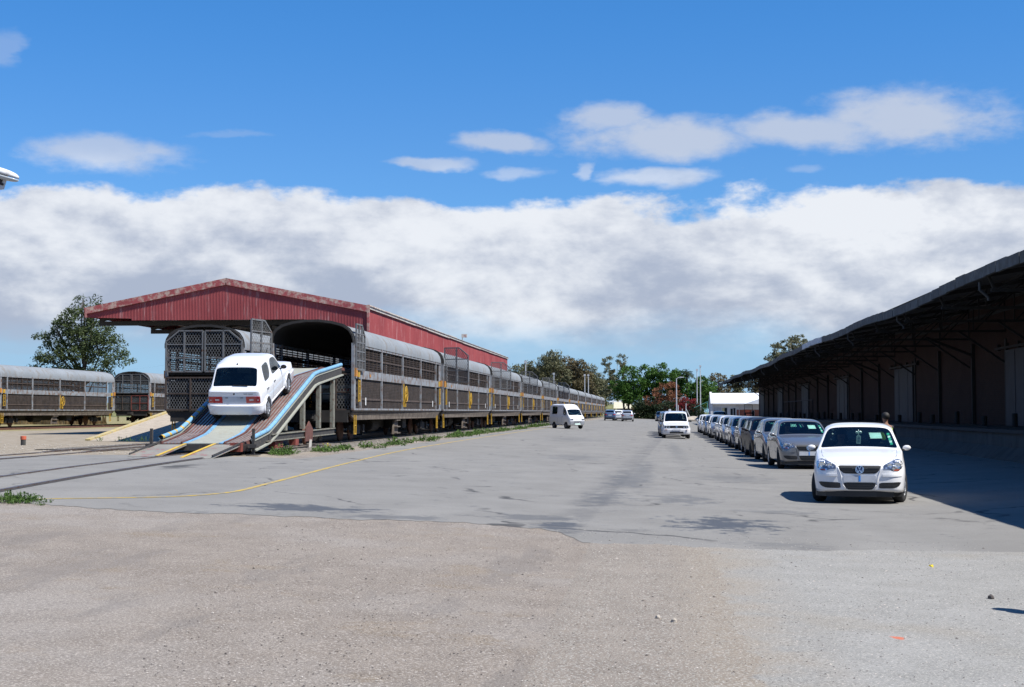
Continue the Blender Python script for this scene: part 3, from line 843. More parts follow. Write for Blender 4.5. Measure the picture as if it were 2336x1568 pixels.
mb = MB(); deck_strip(mb, RC-.56, RC-.441, -.05, .012); deck_strip(mb, RC+.441, RC+.56, -.05, .012)
mk('edge_stripe', mb, 'ramp_blue', ramp)
for s in (-1, 1):
    a, b_ = (RC+.561, RC+1.20) if s > 0 else (RC-1.20, RC-.561)
    mb = MB(); deck_strip(mb, a, b_, -.06, -.01); mk('wheel_track', mb, 'ramp_red', ramp)
    mb = MB()
    for k in range(5):
        x = a+.10+k*.10; deck_strip(mb, x, x+.032, -.009, .014)
    mk('grip_strip', mb, 'ramp_bar', ramp)
    mb = MB()
    for k in range(2):
        x = a+.02+k*.56; deck_strip(mb, x, x+.045, -.009, .04)
    mk('grip_rib', mb, 'ramp_red', ramp)
    X = RC+s*1.29
    mb = MB(); yy = [38.7, 39.4, 40.2, 40.35, 41.0, 42, 44, 45.6, 45.8, 46.3, 47.5, 49.8]
    P = [(X, y, deckz(y)+.12) for y in yy]; mb.tube(P, .064, 14, caps=False)
    mb.cur = 1; mb.tube([(X, 38.72, deckz(38.7)+.12), (X, 38.75, deckz(38.7)+.12)], .055, 12)
    mk('edge_pipe', mb, ['ramp_blue' if s > 0 else 'ramp_pipe_spot', 'wag_dark'], ramp, smooth=True)
    mb = MB()
    for u, w in zip(yy, yy[1:]): mb.beam((X, u, deckz(u)-.09), (X, w, deckz(w)-.09), .06, .24)
    mk('side_girder', mb, 'ramp_dark', ramp)
    mb = MB()
    for u, w in zip(yy, yy[1:]): mb.beam((X+.03*s, u, deckz(u)-.235), (X+.03*s, w, deckz(w)-.235), .14, .045); mb.beam((X+.0*s, u, deckz(u)+.03), (X, w, deckz(w)+.03), .10, .03)
    mk('girder_flange', mb, 'ramp_blue' if False else 'ramp_cream', ramp)
    for y in (42.1, 44.3, 46.45, 48.5):
        mb = MB(); mb.box(X-.06, X+.06, y-.11, y+.11, 1.14 if y > 43 else 1.12, deckz(y)-.26); mk('post', mb, 'ramp_beam', ramp)
    mb = MB(); mb.beam((X, 40.2, .93), (X, 48.6, 1.02), .10, .18); mk('bottom_beam', mb, 'ramp_dark', ramp)
    mb = MB(); mb.beam((X+.02*s, 39.9, .84), (X+.02*s, 48.6, .925), .14, .03); mb.beam((X+.02*s, 40.4, 1.025), (X+.02*s, 48.6, 1.115), .14, .03); mk('beam_flange', mb, 'ramp_beam', ramp)
mb = MB()
for y in (39.5, 40.4, 42.1, 44.3, 46.45, 48.5): mb.beam((RC-1.25, y, deckz(y)-.14), (RC+1.25, y, deckz(y)-.14), .10, .10)
for y in (42.1, 44.3, 46.45, 48.5): mb.beam((RC-1.25, y, 1.0), (RC+1.25, y, 1.0), .10, .12)
mb.beam((RC-1.2, 42.1, 1.0), (RC+1.2, 48.5, 1.0), .06, .06); mb.beam((RC-1.2, 48.5, 1.1), (RC+1.2, 44.3, deckz(44.3)-.2), .06, .06)
mb.box(RC-1.28, RC+1.28, 38.25, 38.4, .62, .80)
mk('cross_member', mb, 'ramp_dark', ramp)
# wheel sets on the track
for y in (44.2, 47.6):
    g = MB(); g.tube([(RC-.9, y, .88), (RC+.9, y, .88)], .06)
    for s in (-1, 1): g.box(RC+s*1.0-.1, RC+s*1.0+.1, y-.2, y+.2, .72, 1.0)
    a = mk('axle', g, 'ramp_dark', ramp)
    for s in (-1, 1):
        w = MB(); w.lathe([(.02, s*.62), (.26, s*.62), (.30, s*.60), (.33, s*.54), (.02, s*.54)], 'x', 18, (RC, y, .88)); mk('wheel', w, 'rail_rust', a)
mb = MB(); mb.prism([(44.25, .75), (45.2, .75), (45.25, 1.12), (44.75, 1.38), (44.3, 1.15)], 'x', RC+1.37, RC+1.40); mk('bracket_plate', mb, 'ramp_red', ramp)
mb = MB(); mb.prism([(44.6, .55), (44.85, .58), (44.9, .80), (44.7, .82)], 'x', RC+1.42, RC+1.45); mk('reflector', mb, 'flash', ramp)
for k, (x, y0, y1, z0, z1) in enumerate(((RC+1.10, 41.0, 41.9, .62, .80), (RC+1.2, 43.0, 43.4, .66, .85))):
    mb = MB(); mb.box(x, x+.2, y0, y1, z0, z1); mk('rusty_block', mb, 'wag_red', ramp)
mb = MB(); mb.box(RC+.86, RC+1.15, 38.02, 38.24, .60, .84); mk('buffer_block', mb, 'wag_red', ramp)
for s in (-1, 1):     # jack posts at the foot
    mb = MB(); X = RC+s*1.42; mb.beam((X, 38.3, .50), (X, 38.3, 1.22), .07, .07); mb.box(X-.12, X+.12, 38.15, 38.4, .70, .80); mb.box(X-.16, X+.16, 38.15, 38.45, .50, .53)
    mk('jack_post', mb, 'ramp_dark', ramp)
for s in (-1, 1):     # flaps down to the asphalt
    x0, x1 = (RC-1.22, RC-.42) if s < 0 else (RC+.30, RC+1.12)
    xo0, xo1 = (x0+.02, x1-.02)
    zg = .52 if s < 0 else .49
    y0_ = 36.0 if s < 0 else 35.5
    mb = MB()
    P = [(x0, 38.35, .80), (x1, 38.35, .80), (x1, y0_, zg+.015), (x0, y0_, zg+.015)]
    top_ = mb.V(*P); bot = mb.V(*[(p[0], p[1], p[2]-.03) for p in P])
    mb.F(top_, top_+1, top_+2, top_+3); mb.F(bot+3, bot+2, bot+1, bot)
    for k in range(4): l = (k+1) % 4; mb.F(top_+k, bot+k, bot+l, top_+l)
    f = mk('ramp_flap', mb, 'flap', ramp)
    mb = MB(); xe = x1-.05 if s < 0 else x0+.05
    mb.beam((xe, 38.3, .812), (xe, y0_, zg+.03), .08, .012); mk('flap_stripe', mb, 'flap_yellow', f)
    mb = MB(); xe = x0 if s < 0 else x1
    mb.beam((xe, 38.4, .86), (xe, y0_+.1, zg+.07), .03, .04); mk('flap_kerb', mb, 'ramp_dark', f)
mb = MB(); mb.tube([(RC+.3, 37.9, .63), (RC+.3, 37.9, .9), (RC+.3, 38.0, 1.0)], .01) ; 

# ================================================================ CARS
def ev(tab, y):                      # smooth-ish table lookup
    return interp(tab, y)
class CarShape: pass
def build_body(S):
    """S: dict of tables along y (front axle = 0). Returns (body mesh, dict of glass meshes, bvh)"""
    ys = sorted(set(S['ys']))
    wr = S['arch_r']; ax = (0.0, S['wb']); zc = S['wheel_r']
    ysx = [y for y in ys if all(abs(y-a) > wr+.03 or abs(y-a) < .0 for a in ax) or any(abs(y-k) < 1e-6 for k in S['keep'])]
    st = [(y, None) for y in ysx]
    for a in ax:
        for u in (-1.0, -.80, -.45, 0, .45, .80, 1.0):
            st.append((a+u*wr, zc+sqrt(max(0, 1-u*u))*wr*1.0))
        st.append((a-wr-.02, None)); st.append((a+wr+.02, None))
    st.sort(key=lambda q: q[0])
    rings = []; info = []
    for y, arch in st:
        w = ev(S['w'], y); zb = ev(S['zb'], y); bel = ev(S['belt'], y); bw = ev(S['bw'], y)
        tz = ev(S['tz'], y); tw = ev(S['tw'], y); cr = ev(S['cr'], y)
        if arch is None:
            for a in ax:
                if abs(y-a) < wr: arch = zc+sqrt(wr*wr-(y-a)**2)
        zs = zb+.02 if arch is None else max(zb+.02, arch)
        mid = max(zs+.03, (zb+bel)*.5+.02)
        mid2 = max(mid+.02, bel-.10)
        cab = tz-bel > .16
        p6z = bel+.02; p6w = bw-.02
        if not cab:
            p6z = bel+(tz-bel)*.35; p6w = bw-(bw-tw)*.25
        r = [(0, zb if arch is None else zs), (w*.72, zb if arch is None else zs), (w-.035, zs), (w, mid), (w*.992, mid2), (bw, bel), (p6w, p6z),
             (tw+(.03 if cab else .02), tz-(.05 if cab else .012)), (tw-.10, tz+cr*.25), (tw*.5, tz+cr*.8), (0, tz+cr)]
        rings.append([(x, y, z) for x, z in r]); info.append((y, arch is not None, cab))
    bm = bmesh.new(); NP = 11
    lay = bm.faces.layers.int.new('g'); cr_l = bm.edges.layers.float.new('crease_edge')
    Rr = []; Lr = []
    for r in rings:
        a = [bm.verts.new(p) for p in r]
        b = [a[0]]+[bm.verts.new((-p[0], p[1], p[2])) for p in r[1:-1]]+[a[-1]]
        Rr.append(a); Lr.append(b)
    fd = {}
    for i in range(len(rings)-1):
        for j in range(NP-1):
            f = bm.faces.new((Rr[i][j], Rr[i+1][j], Rr[i+1][j+1], Rr[i][j+1])); fd[(i, j, 1)] = f
            g = bm.faces.new((Lr[i][j], Lr[i][j+1], Lr[i+1][j+1], Lr[i+1][j])); fd[(i, j, -1)] = g
            if j <= 1: f.material_index = 1; g.material_index = 1
    for e, sgn in ((0, 1), (len(rings)-1, -1)):
        A, B = Rr[e], Lr[e]
        for j in range(NP-1):
            vs_ = [A[j], A[j+1], B[j+1], B[j]]; vs2 = []
            for v in vs_:
                if v not in vs2: vs2.append(v)
            try: bm.faces.new(vs2)
            except ValueError: pass
    bmesh.ops.recalc_face_normals(bm, faces=bm.faces[:])
    for i in range(len(rings)-1):            # crisp wheel-arch and sill edges
        if True:
            for side in (Rr, Lr):
                e = bm.edges.get((side[i][2], side[i+1][2]))
                if e: e[cr_l] = .75
                e = bm.edges.get((side[i][5], side[i+1][5]))
                if e: e[cr_l] = S.get('belt_crease', .25)
                if S.get('boxy'):
                    for jj in (7,):
                        e = bm.edges.get((side[i][jj], side[i+1][jj]))
                        if e: e[cr_l] = .4
    for i, (y, ar, cb) in enumerate(info):
        if ar or (i+1 < len(info) and info[i+1][1]) or (i > 0 and info[i-1][1]):
            for side in (Rr, Lr):
                for j in (0, 1):
                    e = bm.edges.get((side[i][j], side[i][j+1]))
                    if e: e[cr_l] = .8
    for e_ in S.get('cross_crease', []):
        for i, (y, ar, cb) in enumerate(info):
            if abs(y-e_) < 1e-4:
                for side in (Rr, Lr):
                    for j in range(6, 10):
                        e = bm.edges.get((side[i][j], side[i][j+1]))
                        if e: e[cr_l] = .5
    glass = {}
    def region(kind, y0, y1, js, th):
        for sgn in ((1, -1) if kind.startswith('side') else (0,)):
            fs = []
            for (i, j, s), f in fd.items():
                if j in js and (sgn == 0 or s == sgn) and info[i][0] >= y0-1e-4 and info[i+1][0] <= y1+1e-4: fs.append(f)
            if not fs: continue
            bmesh.ops.inset_region(bm, faces=fs, thickness=th, use_even_offset=True, use_boundary=True)
            r2 = bmesh.ops.inset_region(bm, faces=fs, thickness=.014, depth=-.004, use_even_offset=True, use_boundary=True)
            for f in r2['faces']: f.material_index = 1
            glass.setdefault(kind+('_%d' % sgn if sgn else ''), []).extend(fs)
    for kind, y0, y1, js, th in S['glass']: region(kind, y0, y1, js, th)
    tagged = {}
    keys = list(glass)
    for k, q in enumerate(keys):
        for f in glass[q]: f[lay] = k+1
    def sub(bmx, name):
        me = bpy.data.meshes.new(name); bmx.to_mesh(me)
        o = bpy.data.objects.new(name, me); C.objects.link(o)
        md = o.modifiers.new('s', 'SUBSURF'); md.levels = 2; md.render_levels = 2; md.boundary_smooth = 'ALL'
        bpy.context.view_layer.update()
        dg = bpy.context.evaluated_depsgraph_get()
        m2 = bpy.data.meshes.new_from_object(o.evaluated_get(dg)); m2.name = name
        bpy.data.objects.remove(o); bpy.data.meshes.remove(me)
        for p in m2.polygons: p.use_smooth = True
        return m2
    full = sub(bm, 'whole')
    bmt = bmesh.new(); bmt.from_mesh(full); bvh = BVHTree.FromBMesh(bmt); bmt.free()
    outg = {}
    for k, q in enumerate(keys):
        b2 = bm.copy(); l2 = b2.faces.layers.int['g']
        bmesh.ops.delete(b2, geom=[f for f in b2.faces if f[l2] != k+1], context='FACES')
        for f in b2.faces: f.material_index = 0
        outg[q] = sub(b2, 'glass'); b2.free()
    b3 = bm.copy(); l3 = b3.faces.layers.int['g']
    bmesh.ops.delete(b3, geom=[f for f in b3.faces if f[l3] != 0], context='FACES')
    body = sub(b3, 'body'); b3.free(); bm.free()
    return body, outg, bvh

def applique(poly, bvh, axis, d=.006, step=.04, side=1, start=6.0, skirt=.03, curve=True):
    """outline in the plane across `axis` wrapped onto the body: axis 'F' front, 'B' back, 'S' side (u=y), 'T' top (u=x,v=y)"""
    if curve and len(poly) > 4:
        pts = [Vector(p) for p in poly]; q = []
        for a, b in zip(pts, pts[1:]+pts[:1]): q += [a*.88+b*.12, a*.12+b*.88]
        poly = [tuple(p) for p in q]
    bm = bmesh.new(); f = bm.faces.new([bm.verts.new((p[0], p[1], 0)) for p in poly])
    for k, (lo, hi) in enumerate(((min(p[0] for p in poly), max(p[0] for p in poly)), (min(p[1] for p in poly), max(p[1] for p in poly)))):
        t = lo+step
        while t < hi-1e-4:
            co = (t, 0, 0) if k == 0 else (0, t, 0); no = (1, 0, 0) if k == 0 else (0, 1, 0)
            bmesh.ops.bisect_plane(bm, geom=bm.verts[:]+bm.edges[:]+bm.faces[:], plane_co=co, plane_no=no); t += step
    last = None
    for v in bm.verts:
        u, w = v.co.x, v.co.y
        if axis == 'F': o, dd = Vector((u, -start, w)), Vector((0, 1, 0))
        elif axis == 'B': o, dd = Vector((u, start+3, w)), Vector((0, -1, 0))
        elif axis == 'S': o, dd = Vector((side*start, u, w)), Vector((-side, 0, 0))
        else: o, dd = Vector((u, w, start)), Vector((0, 0, -1))
        h = bvh.ray_cast(o, dd)
        if h[0] is None:
            p = last if last else o; v.co = p; continue
        v.co = h[0]-dd*d; last = v.co.copy()
        n_ = -dd
    bmesh.ops.recalc_face_normals(bm, faces=bm.faces[:])
    if bm.faces:
        s = sum((fc.normal.dot(n_) for fc in bm.faces)); 
        if s < 0: bmesh.ops.reverse_faces(bm, faces=bm.faces[:])
    be = [e for e in bm.edges if e.is_boundary]
    r = bmesh.ops.extrude_edge_only(bm, edges=be)
    for v in [g for g in r['geom'] if isinstance(g, bmesh.types.BMVert)]: v.co -= n_*skirt
    me = bpy.data.meshes.new('applique'); bm.to_mesh(me); bm.free()
    for p in me.polygons: p.use_smooth = False
    return me
def addm(me, mats):
    for m in (mats if isinstance(mats, list) else [mats]): me.materials.append(M[m] if isinstance(m, str) else m)
    return me
def part(name, me, mats, parent, **kw):
    if isinstance(me, bpy.types.Mesh):
        if not me.materials: addm(me, mats)
        o = bpy.data.objects.new(name, me); C.objects.link(o); o.parent = parent; return o
    return mk(name, me, mats, parent, **kw)
def wheel(parent, x, y, r, w, s, rim='rim', spokes=5, steer=0):
    mb = MB()
    mb.lathe([(r*.60, -w/2+.01), (r*.66, -w/2), (r*.92, -w/2+.003), (r*.985, -w/2+.03), (r, -w/2+.06), (r, w/2-.06), (r*.985, w/2-.03), (r*.92, w/2-.003), (r*.66, w/2), (r*.60, w/2-.01), (r*.60, -w/2+.01)], 'x', 28)
    t = mk('wheel', mb, 'tyre', parent, smooth=True, loc=(x, y, r), rot=(0, 0, steer))
    mb = MB(); X = s*(w/2-.015); X2 = s*(w/2-.06)
    mb.lathe([(r*.64, X), (r*.58, X-.0), (r*.55, X2), (.01, X2)], 'x', 28)
    mb.cur = 1
    for k in range(spokes):
        a = 2*pi*k/spokes+.3
        mb.beam((X-.012*s, cos(a)*r*.1, sin(a)*r*.1), (X-.006*s, cos(a)*r*.6, sin(a)*r*.6), r*.17, .03, (1, 0, 0))
    mb.lathe([(.01, X+.005*s), (r*.16, X+.003*s), (r*.18, X-.02*s)], 'x', 16)
    mb.lathe([(r*.64, X+.002*s), (r*.60, X+.006*s), (r*.56, X-.01*s)], 'x', 28)
    mk('rim', mb, ['rim_dull', rim], t)
    return t
def seats(parent, S):
    zf = S['seat_z']
    for (x, y, w_) in S['seat_pos']:
        mb = MB()
        me = None
        T = Matrix.Translation((x, y, zf))
        mb.box(-w_/2, w_/2, -.28, .22, 0, .16, T)
        mb.box(-w_/2+.02, w_/2-.02, -.06, .07, 0, .60, T @ Matrix.Translation((0, .26, .12)) @ Matrix.Rotation(radians(-14), 4, 'X'))
        if w_ < .8: mb.box(-.12, .12, -.05, .05, 0, .18, T @ Matrix.Translation((0, .44, .72)) @ Matrix.Rotation(radians(-10), 4, 'X'))
        else:
            for q in (-.32, .32): mb.box(q-.12, q+.12, -.05, .05, 0, .14, T @ Matrix.Translation((0, .42, .70)))
        o = mk('seat', mb, 'seat', parent)
        bmx = bmesh.new(); bmx.from_mesh(o.data); bmesh.ops.bevel(bmx, geom=bmx.edges[:], offset=.03, segments=2, affect='EDGES'); bmx.to_mesh(o.data); bmx.free()
    mb = MB(); y0, z0, w0 = S['dash']; mb.prism([(y0-.25, z0+.02), (y0+.12, z0+.03), (y0+.22, z0-.05), (y0+.2, z0-.22), (y0-.25, z0-.22)], 'x', -w0, w0); mk('dashboard', mb, 'seat', parent)
    mb = MB(); P = [(.33*-1+cos(a)*.18, y0+.32+sin(a)*.06*.8, z0-.05+sin(a)*.17) for a in [2*pi*k/20 for k in range(21)]]
    mb.tube(P, .014, 6, caps=False); mb.beam((-.50, y0+.32, z0-.05), (-.16, y0+.32, z0-.05), .04, .02); mb.tube([(-.33, y0+.32, z0-.05), (-.33, y0+.1, z0-.12)], .03)
    mk('steering_wheel', mb, 'under', parent)

def emblem(parent, y, z, r, flip=1, bvh=None):
    mb = MB()
    mb.lathe([(0.001, -.004*flip), (r*.93, -.004*flip), (r*.93, .012*flip)], 'y', 24, (0, y, z))
    mb.cur = 1
    mb.lathe([(r*.84, -.004*flip), (r*.86, -.012*flip), (r, -.012*flip), (r, .012*flip)], 'y', 28, (0, y, z))
    t = r*.17; yy = y-.009*flip
    def ln(a, b): mb.beam((a[0]*r, yy, z+a[1]*r), (b[0]*r, yy, z+b[1]*r), t, .010, (0, 1, 0))
    for s in (-1, 1):
        ln((s*.34, .80), (s*.02, .10))                 # V
        ln((s*.80, .36), (s*.40, -.76)); ln((s*.40, -.76), (s*.03, -.06))   # W
    return mk('emblem', mb, ['emblem_bk', 'emblem'], parent)

def rect(x0, x1, z0, z1): return [(x0, z0), (x1, z0), (x1, z1), (x0, z1)]
def mirror_poly(p): return [(-a, b) for a, b in p][::-1]
def side_mirror(parent, x, y, z, s, mat, sz=(.155, .085, .10)):
    bm = bmesh.new(); bmesh.ops.create_uvsphere(bm, u_segments=14, v_segments=10, radius=.5)
    for v in bm.verts:
        v.co.x *= sz[0]; v.co.y *= sz[1]*(1 if v.co.y < 0 else .45); v.co.z *= sz[2]
        v.co.x = v.co.x*(1.0) ; 
    me = bpy.data.meshes.new('m'); bm.to_mesh(me); bm.free()
    for p in me.polygons: p.use_smooth = True
    me.materials.append(M[mat])
    o = bpy.data.objects.new('side_mirror', me); C.objects.link(o); o.parent = parent; o.location = (x, y, z)
    mb = MB(); mb.beam((-s*.04, 0, -.03), (-s*.17, .02, -.06), .05, .04); mk('mirror_foot', mb, 'black_trim', o)
    return o

POLO = dict(wb=2.46, arch_r=.335, wheel_r=.295, belt_crease=.12,
    ys=[-.80, -.78, -.70, -.56, -.40, .40, .46, .72, .86, 1.14, 1.30, 1.66, 1.76, 2.06, 2.62, 2.86, 2.93, 3.02, 3.08, 3.12], keep=[2.62, 2.86],
    w=[(-.80, .50), (-.78, .60), (-.70, .73), (-.56, .80), (-.36, .822), (.4, .822), (1.3, .825), (2.4, .825), (2.86, .80), (3.02, .74), (3.08, .66), (3.12, .56)],
    zb=[(-.80, .26), (-.70, .20), (-.5, .19), (2.9, .20), (3.02, .26), (3.12, .34)],
    belt=[(-.80, .60), (-.78, .63), (-.70, .67), (-.56, .72), (-.36, .77), (0, .85), (.46, .92), (1.3, .94), (2.6, .98), (2.93, .98), (3.02, .96), (3.08, .90), (3.12, .82)],
    bw=[(-.80, .46), (-.78, .56), (-.70, .68), (-.56, .74), (-.36, .77), (0, .785), (.46, .80), (1.3, .80), (2.6, .77), (2.93, .74), (3.02, .69), (3.08, .62), (3.12, .52)],
    tz=[(-.80, .64), (-.78, .68), (-.70, .735), (-.56, .785), (-.36, .83), (0, .90), (.40, .955), (.46, .965), (1.14, 1.385), (1.30, 1.42), (1.76, 1.44), (2.3, 1.425), (2.62, 1.39), (2.86, 1.33), (3.02, 1.03), (3.08, .97), (3.12, .88)],
    tw=[(-.80, .42), (-.78, .52), (-.70, .60), (-.56, .66), (-.36, .70), (0, .735), (.46, .755), (1.14, .60), (1.76, .60), (2.62, .57), (2.86, .55), (3.02, .62), (3.08, .56), (3.12, .46)],
    cr=[(-.80, .01), (-.4, .025), (.46, .03), (1.14, .025), (1.7, .028), (2.86, .02), (3.12, .01)],
    glass=[('windscreen', .46, 1.14, (7, 8, 9), .035), ('side_front', .46, 1.66, (6,), .030), ('side_rear', 1.76, 2.62, (6,), .032), ('rear_window', 2.86, 3.02, (7, 8, 9), .05)],
    cross_crease=[.46], seat_z=.34, seat_pos=[(-.33, 1.45, .46), (.33, 1.45, .46), (0, 2.25, 1.1)], dash=(.78, .92, .66))
GOLF = dict(wb=2.40, arch_r=.325, wheel_r=.285, boxy=True, belt_crease=.5,
    ys=[-.74, -.72, -.60, -.42, .36, .42, .72, .95, 1.30, 1.60, 1.68, 2.04, 2.36, 2.50, 2.62, 2.90, 2.96, 3.00], keep=[2.36, 2.50, 2.62],
    w=[(-.74, .72), (-.72, .76), (-.60, .785), (-.3, .80), (2.5, .805), (2.90, .785), (2.96, .77), (3.00, .74)],
    zb=[(-.74, .27), (-.60, .24), (2.7, .24), (2.9, .27), (3.0, .32)],
    belt=[(-.74, .72), (-.72, .75), (-.60, .775), (0, .83), (.42, .915), (2.5, .955), (2.90, .945), (2.96, .92), (3.00, .87)],
    bw=[(-.74, .68), (-.72, .73), (-.60, .745), (0, .76), (2.5, .765), (2.90, .75), (2.96, .735), (3.00, .70)],
    tz=[(-.74, .74), (-.72, .775), (-.60, .80), (0, .85), (.36, .905), (.42, .935), (.95, 1.455), (1.6, 1.535), (2.36, 1.53), (2.50, 1.50), (2.91, .985), (2.96, .95), (3.00, .89)],
    tw=[(-.74, .64), (-.60, .69), (.42, .70), (.95, .625), (1.6, .64), (2.36, .625), (2.50, .61), (2.90, .67), (3.0, .65)],
    cr=[(-.74, .01), (.4, .02), (.95, .015), (1.7, .022), (2.5, .012), (3.0, .006)],
    glass=[('windscreen', .42, .95, (7, 8, 9), .025), ('side_front', .42, 1.60, (6,), .014), ('side_rear', 1.68, 2.36, (6,), .016), ('rear_window', 2.50, 2.90, (7, 8, 9), .034)],
    cross_crease=[.42, -.72, .95, 2.50], seat_z=.40, seat_pos=[(-.33, 1.40, .46), (.33, 1.40, .46), (0, 2.12, 1.1)], dash=(.74, .93, .66))
def car_common(name, S, label, cat, paint_, group=None, rim='rim', glassm='glass', spokes=5, tyre_w=.185, inset=.0, steer=0):
    t = thing(name, label, cat, (0, 0, 0), 0, group)
    body, gl_, bvh = build_body(S)
    body.materials.clear(); addm(body, [paint_, 'black_trim'])
    part('body', body, None, t)
    for k, me in gl_.items():
        nm = {'w': 'windscreen', 'r': 'rear_window', 's': 'side_window'}[k[0]]
        me.materials.clear(); addm(me, glassm); part(nm, me, None, t)
    seats(t, S)
    for y in (0, S['wb']):
        for s in (-1, 1): wheel(t, s*(ev(S['w'], y)-tyre_w/2-.012-inset), y, S['wheel_r'], tyre_w, s, rim, spokes, steer if y == 0 else 0)
    # door seams and handles
    for s in (-1, 1):
        for yy in S.get('seams', [.62, 1.70, 2.36]):
            part('door_seam', applique([(yy-.005, .30), (yy+.005, .30), (yy+.005, .90), (yy-.005, .90)], bvh, 'S', .0015, .1, s, curve=False, skirt=.004), 'black_trim', t)
    return t, bvh
def make_polo(label, paint_, group, steer=0, name='hatchback_car', wide=False):
    t, bvh = car_common(name, POLO, label, 'car', paint_, group, spokes=6, steer=steer)
    A = lambda nm, poly, ax, mat, d=.006, **kw: part(nm, applique(poly, bvh, ax, d, **kw), mat, t)
    HL = [(-.755, .655), (-.770, .735), (-.735, .80), (-.67, .815), (-.56, .775), (-.42, .705), (-.415, .64), (-.53, .63), (-.60, .60), (-.68, .60)]
    for pl in (HL, mirror_poly(HL)):
        A('headlight', pl, 'F', 'lamp', .006)
        cx = sum(p[0] for p in pl)/len(pl); sg = -1 if cx < 0 else 1
        for (ox, r_) in ((.66, .062), (.53, .040)):
            h = bvh.ray_cast(Vector((sg*ox, -6, .70)), Vector((0, 1, 0)))
            if h[0]:
                mb = MB(); mb.lathe([(.005, -.004), (r_*.55, -.010), (r_*.9, -.004), (r_, -.016), (r_*1.12, -.004)], 'y', 16, (sg*ox, h[0].y-.012, .70)); mk('reflector', mb, 'chrome', t, smooth=True)
        A('indicator', [(sg*.70, .612), (sg*.60, .608), (sg*.615, .630), (sg*.695, .632)] if sg < 0 else [(.60, .608), (.70, .612), (.695, .632), (.615, .630)], 'F', 'amber', .011, curve=False)
    G1 = [(-.385, .700), (0, .700), (.385, .700), (.345, .61), (.28, .555), (0, .55), (-.28, .555), (-.345, .61)]
    A('grille', G1, 'F', 'black_trim', .004)
    for z in (.655, .62, .59): A('grille_bar', rect(-.335+abs(.655-z)*.5, .335-abs(.655-z)*.5, z-.006, z+.006), 'F', 'seat', .012, step=.08, curve=False)
    frame = [(-.40, .705), (-.345, .600), (-.28, .548), (.28, .548), (.345, .600), (.40, .705)]
    h = bvh.ray_cast(Vector((0, -6, .63)), Vector((0, 1, 0)))
    emblem(t, h[0].y-.012, .628, .075)
    A('number_plate', rect(-.285, .285, .405, .520), 'F', 'plate', .014, curve=False)
    A('plate_strip', rect(-.016, .016, .412, .512), 'F', 'plate_blue', .018, curve=False)
    A('lower_grille', [(-.29, .392), (.29, .392), (.26, .30), (.20, .262), (-.20, .262), (-.26, .30)], 'F', 'black_trim', .004)
    for z in (.345, .305): A('grille_bar', rect(-.235, .235, z-.005, z+.005), 'F', 'seat', .012, step=.08, curve=False)
    FG = [(-.735, .405), (-.345, .392), (-.335, .290), (-.60, .292), (-.69, .33)]
    for pl in (FG, mirror_poly(FG)): A('fog_grille', pl, 'F', 'black_trim', .004)
    for s in (-1, 1):
        xs = sorted((s*.42, s*.66))
        for z in (.34, .315): A('fog_bar', rect(xs[0], xs[1]-.0, z-.004, z+.004), 'F', 'seat', .01, step=.08, curve=False)
        xs = sorted((s*.40, s*.745)); A('bumper_strip', rect(xs[0], xs[1], .505, .545), 'F', paint_, .016, curve=False, skirt=.02)
    mb = MB(); mb.prism([(-.60, -.70), (-.30, -.775), (.30, -.775), (.60, -.70), (.76, -.50), (.79, -.36), (.70, -.2), (-.70, -.2), (-.79, -.36), (-.76, -.50)], 'z', .135, .235); mk('chin_spoiler', mb, 'black_trim', t)
    for s in (-1, 1):
        Q = []
        for x, z in ((.40, .72), (.385, .66), (.35, .58), (.325, .50), (.315, .42), (.295, .34), (.235, .262)):
            hh = bvh.ray_cast(Vector((s*x, -6, z)), Vector((0, 1, 0)))
            if hh[0]: Q.append(hh[0]+Vector((0, .004, 0)))
        mb = MB(); mb.tube(Q, .016, 6); mk('bumper_ridge', mb, paint_, t, smooth=True)
    # bonnet seam
    for s in (-1, 1):
        P = [(s*.40, -.70), (s*.46, -.66), (s*.60, -.50), (s*.665, -.2), (s*.685, .1), (s*.69, .40)]
        mb = MB(); Q = []
        for x, y in P:
            hh = bvh.ray_cast(Vector((x, y, 5)), Vector((0, 0, -1)))
            if hh[0]: Q.append(hh[0]+Vector((0, 0, .000)))
        mb.tube(Q, .0035, 5); mk('bonnet_seam', mb, 'black_trim', t)
    Q = [bvh.ray_cast(Vector((x, -6, .715)), Vector((0, 1, 0)))[0] for x in (-.40, -.3, -.15, 0, .15, .3, .40)]
    mb = MB(); mb.tube([q for q in Q if q], .0035, 5); mk('bonnet_seam', mb, 'black_trim', t)
    # rear
    TL = [(.55, .70), (.72, .72), (.70, 1.02), (.62, 1.03), (.56, .86)]
    for pl in (TL, mirror_poly(TL)): A('tail_light', pl, 'B', 'red_lens', .008)
    A('number_plate', rect(-.26, .26, .62, .74), 'B', 'plate', .012, curve=False)
    A('bumper_strip', rect(-.62, .62, .47, .51), 'B', 'black_trim', .012, curve=False)
    for s in (-1, 1):
        side_mirror(t, s*.885, .72, .99, s, paint_)
        for y in (1.52, 2.20): 
            A('door_handle', rect(y-.09, y+.09, .82, .845), 'S', paint_, .025, side=s, curve=False)
        A('side_strip', rect(.45, 2.05, .47, .50), 'S', 'black_trim' if paint_ != 'car_white' else paint_, .01, side=s, curve=False)
    # wipers
    mb = MB()
    for x0, x1 in ((-.55, .05), (-.02, .55)): mb.beam((x0, .47+.05, .985), (x1, .50, .99), .012, .012)
    mk('wiper', mb, 'black_trim', t)
    # sticker sheet inside the windscreen, on the passenger side, plus the green strip along its edge
    def ws(x, z): 
        hh = bvh.ray_cast(Vector((x, -6, z)), Vector((0, 1, 0))); return hh[0]+Vector((0, .012, -.004)) if hh[0] else Vector((x, .8, z))
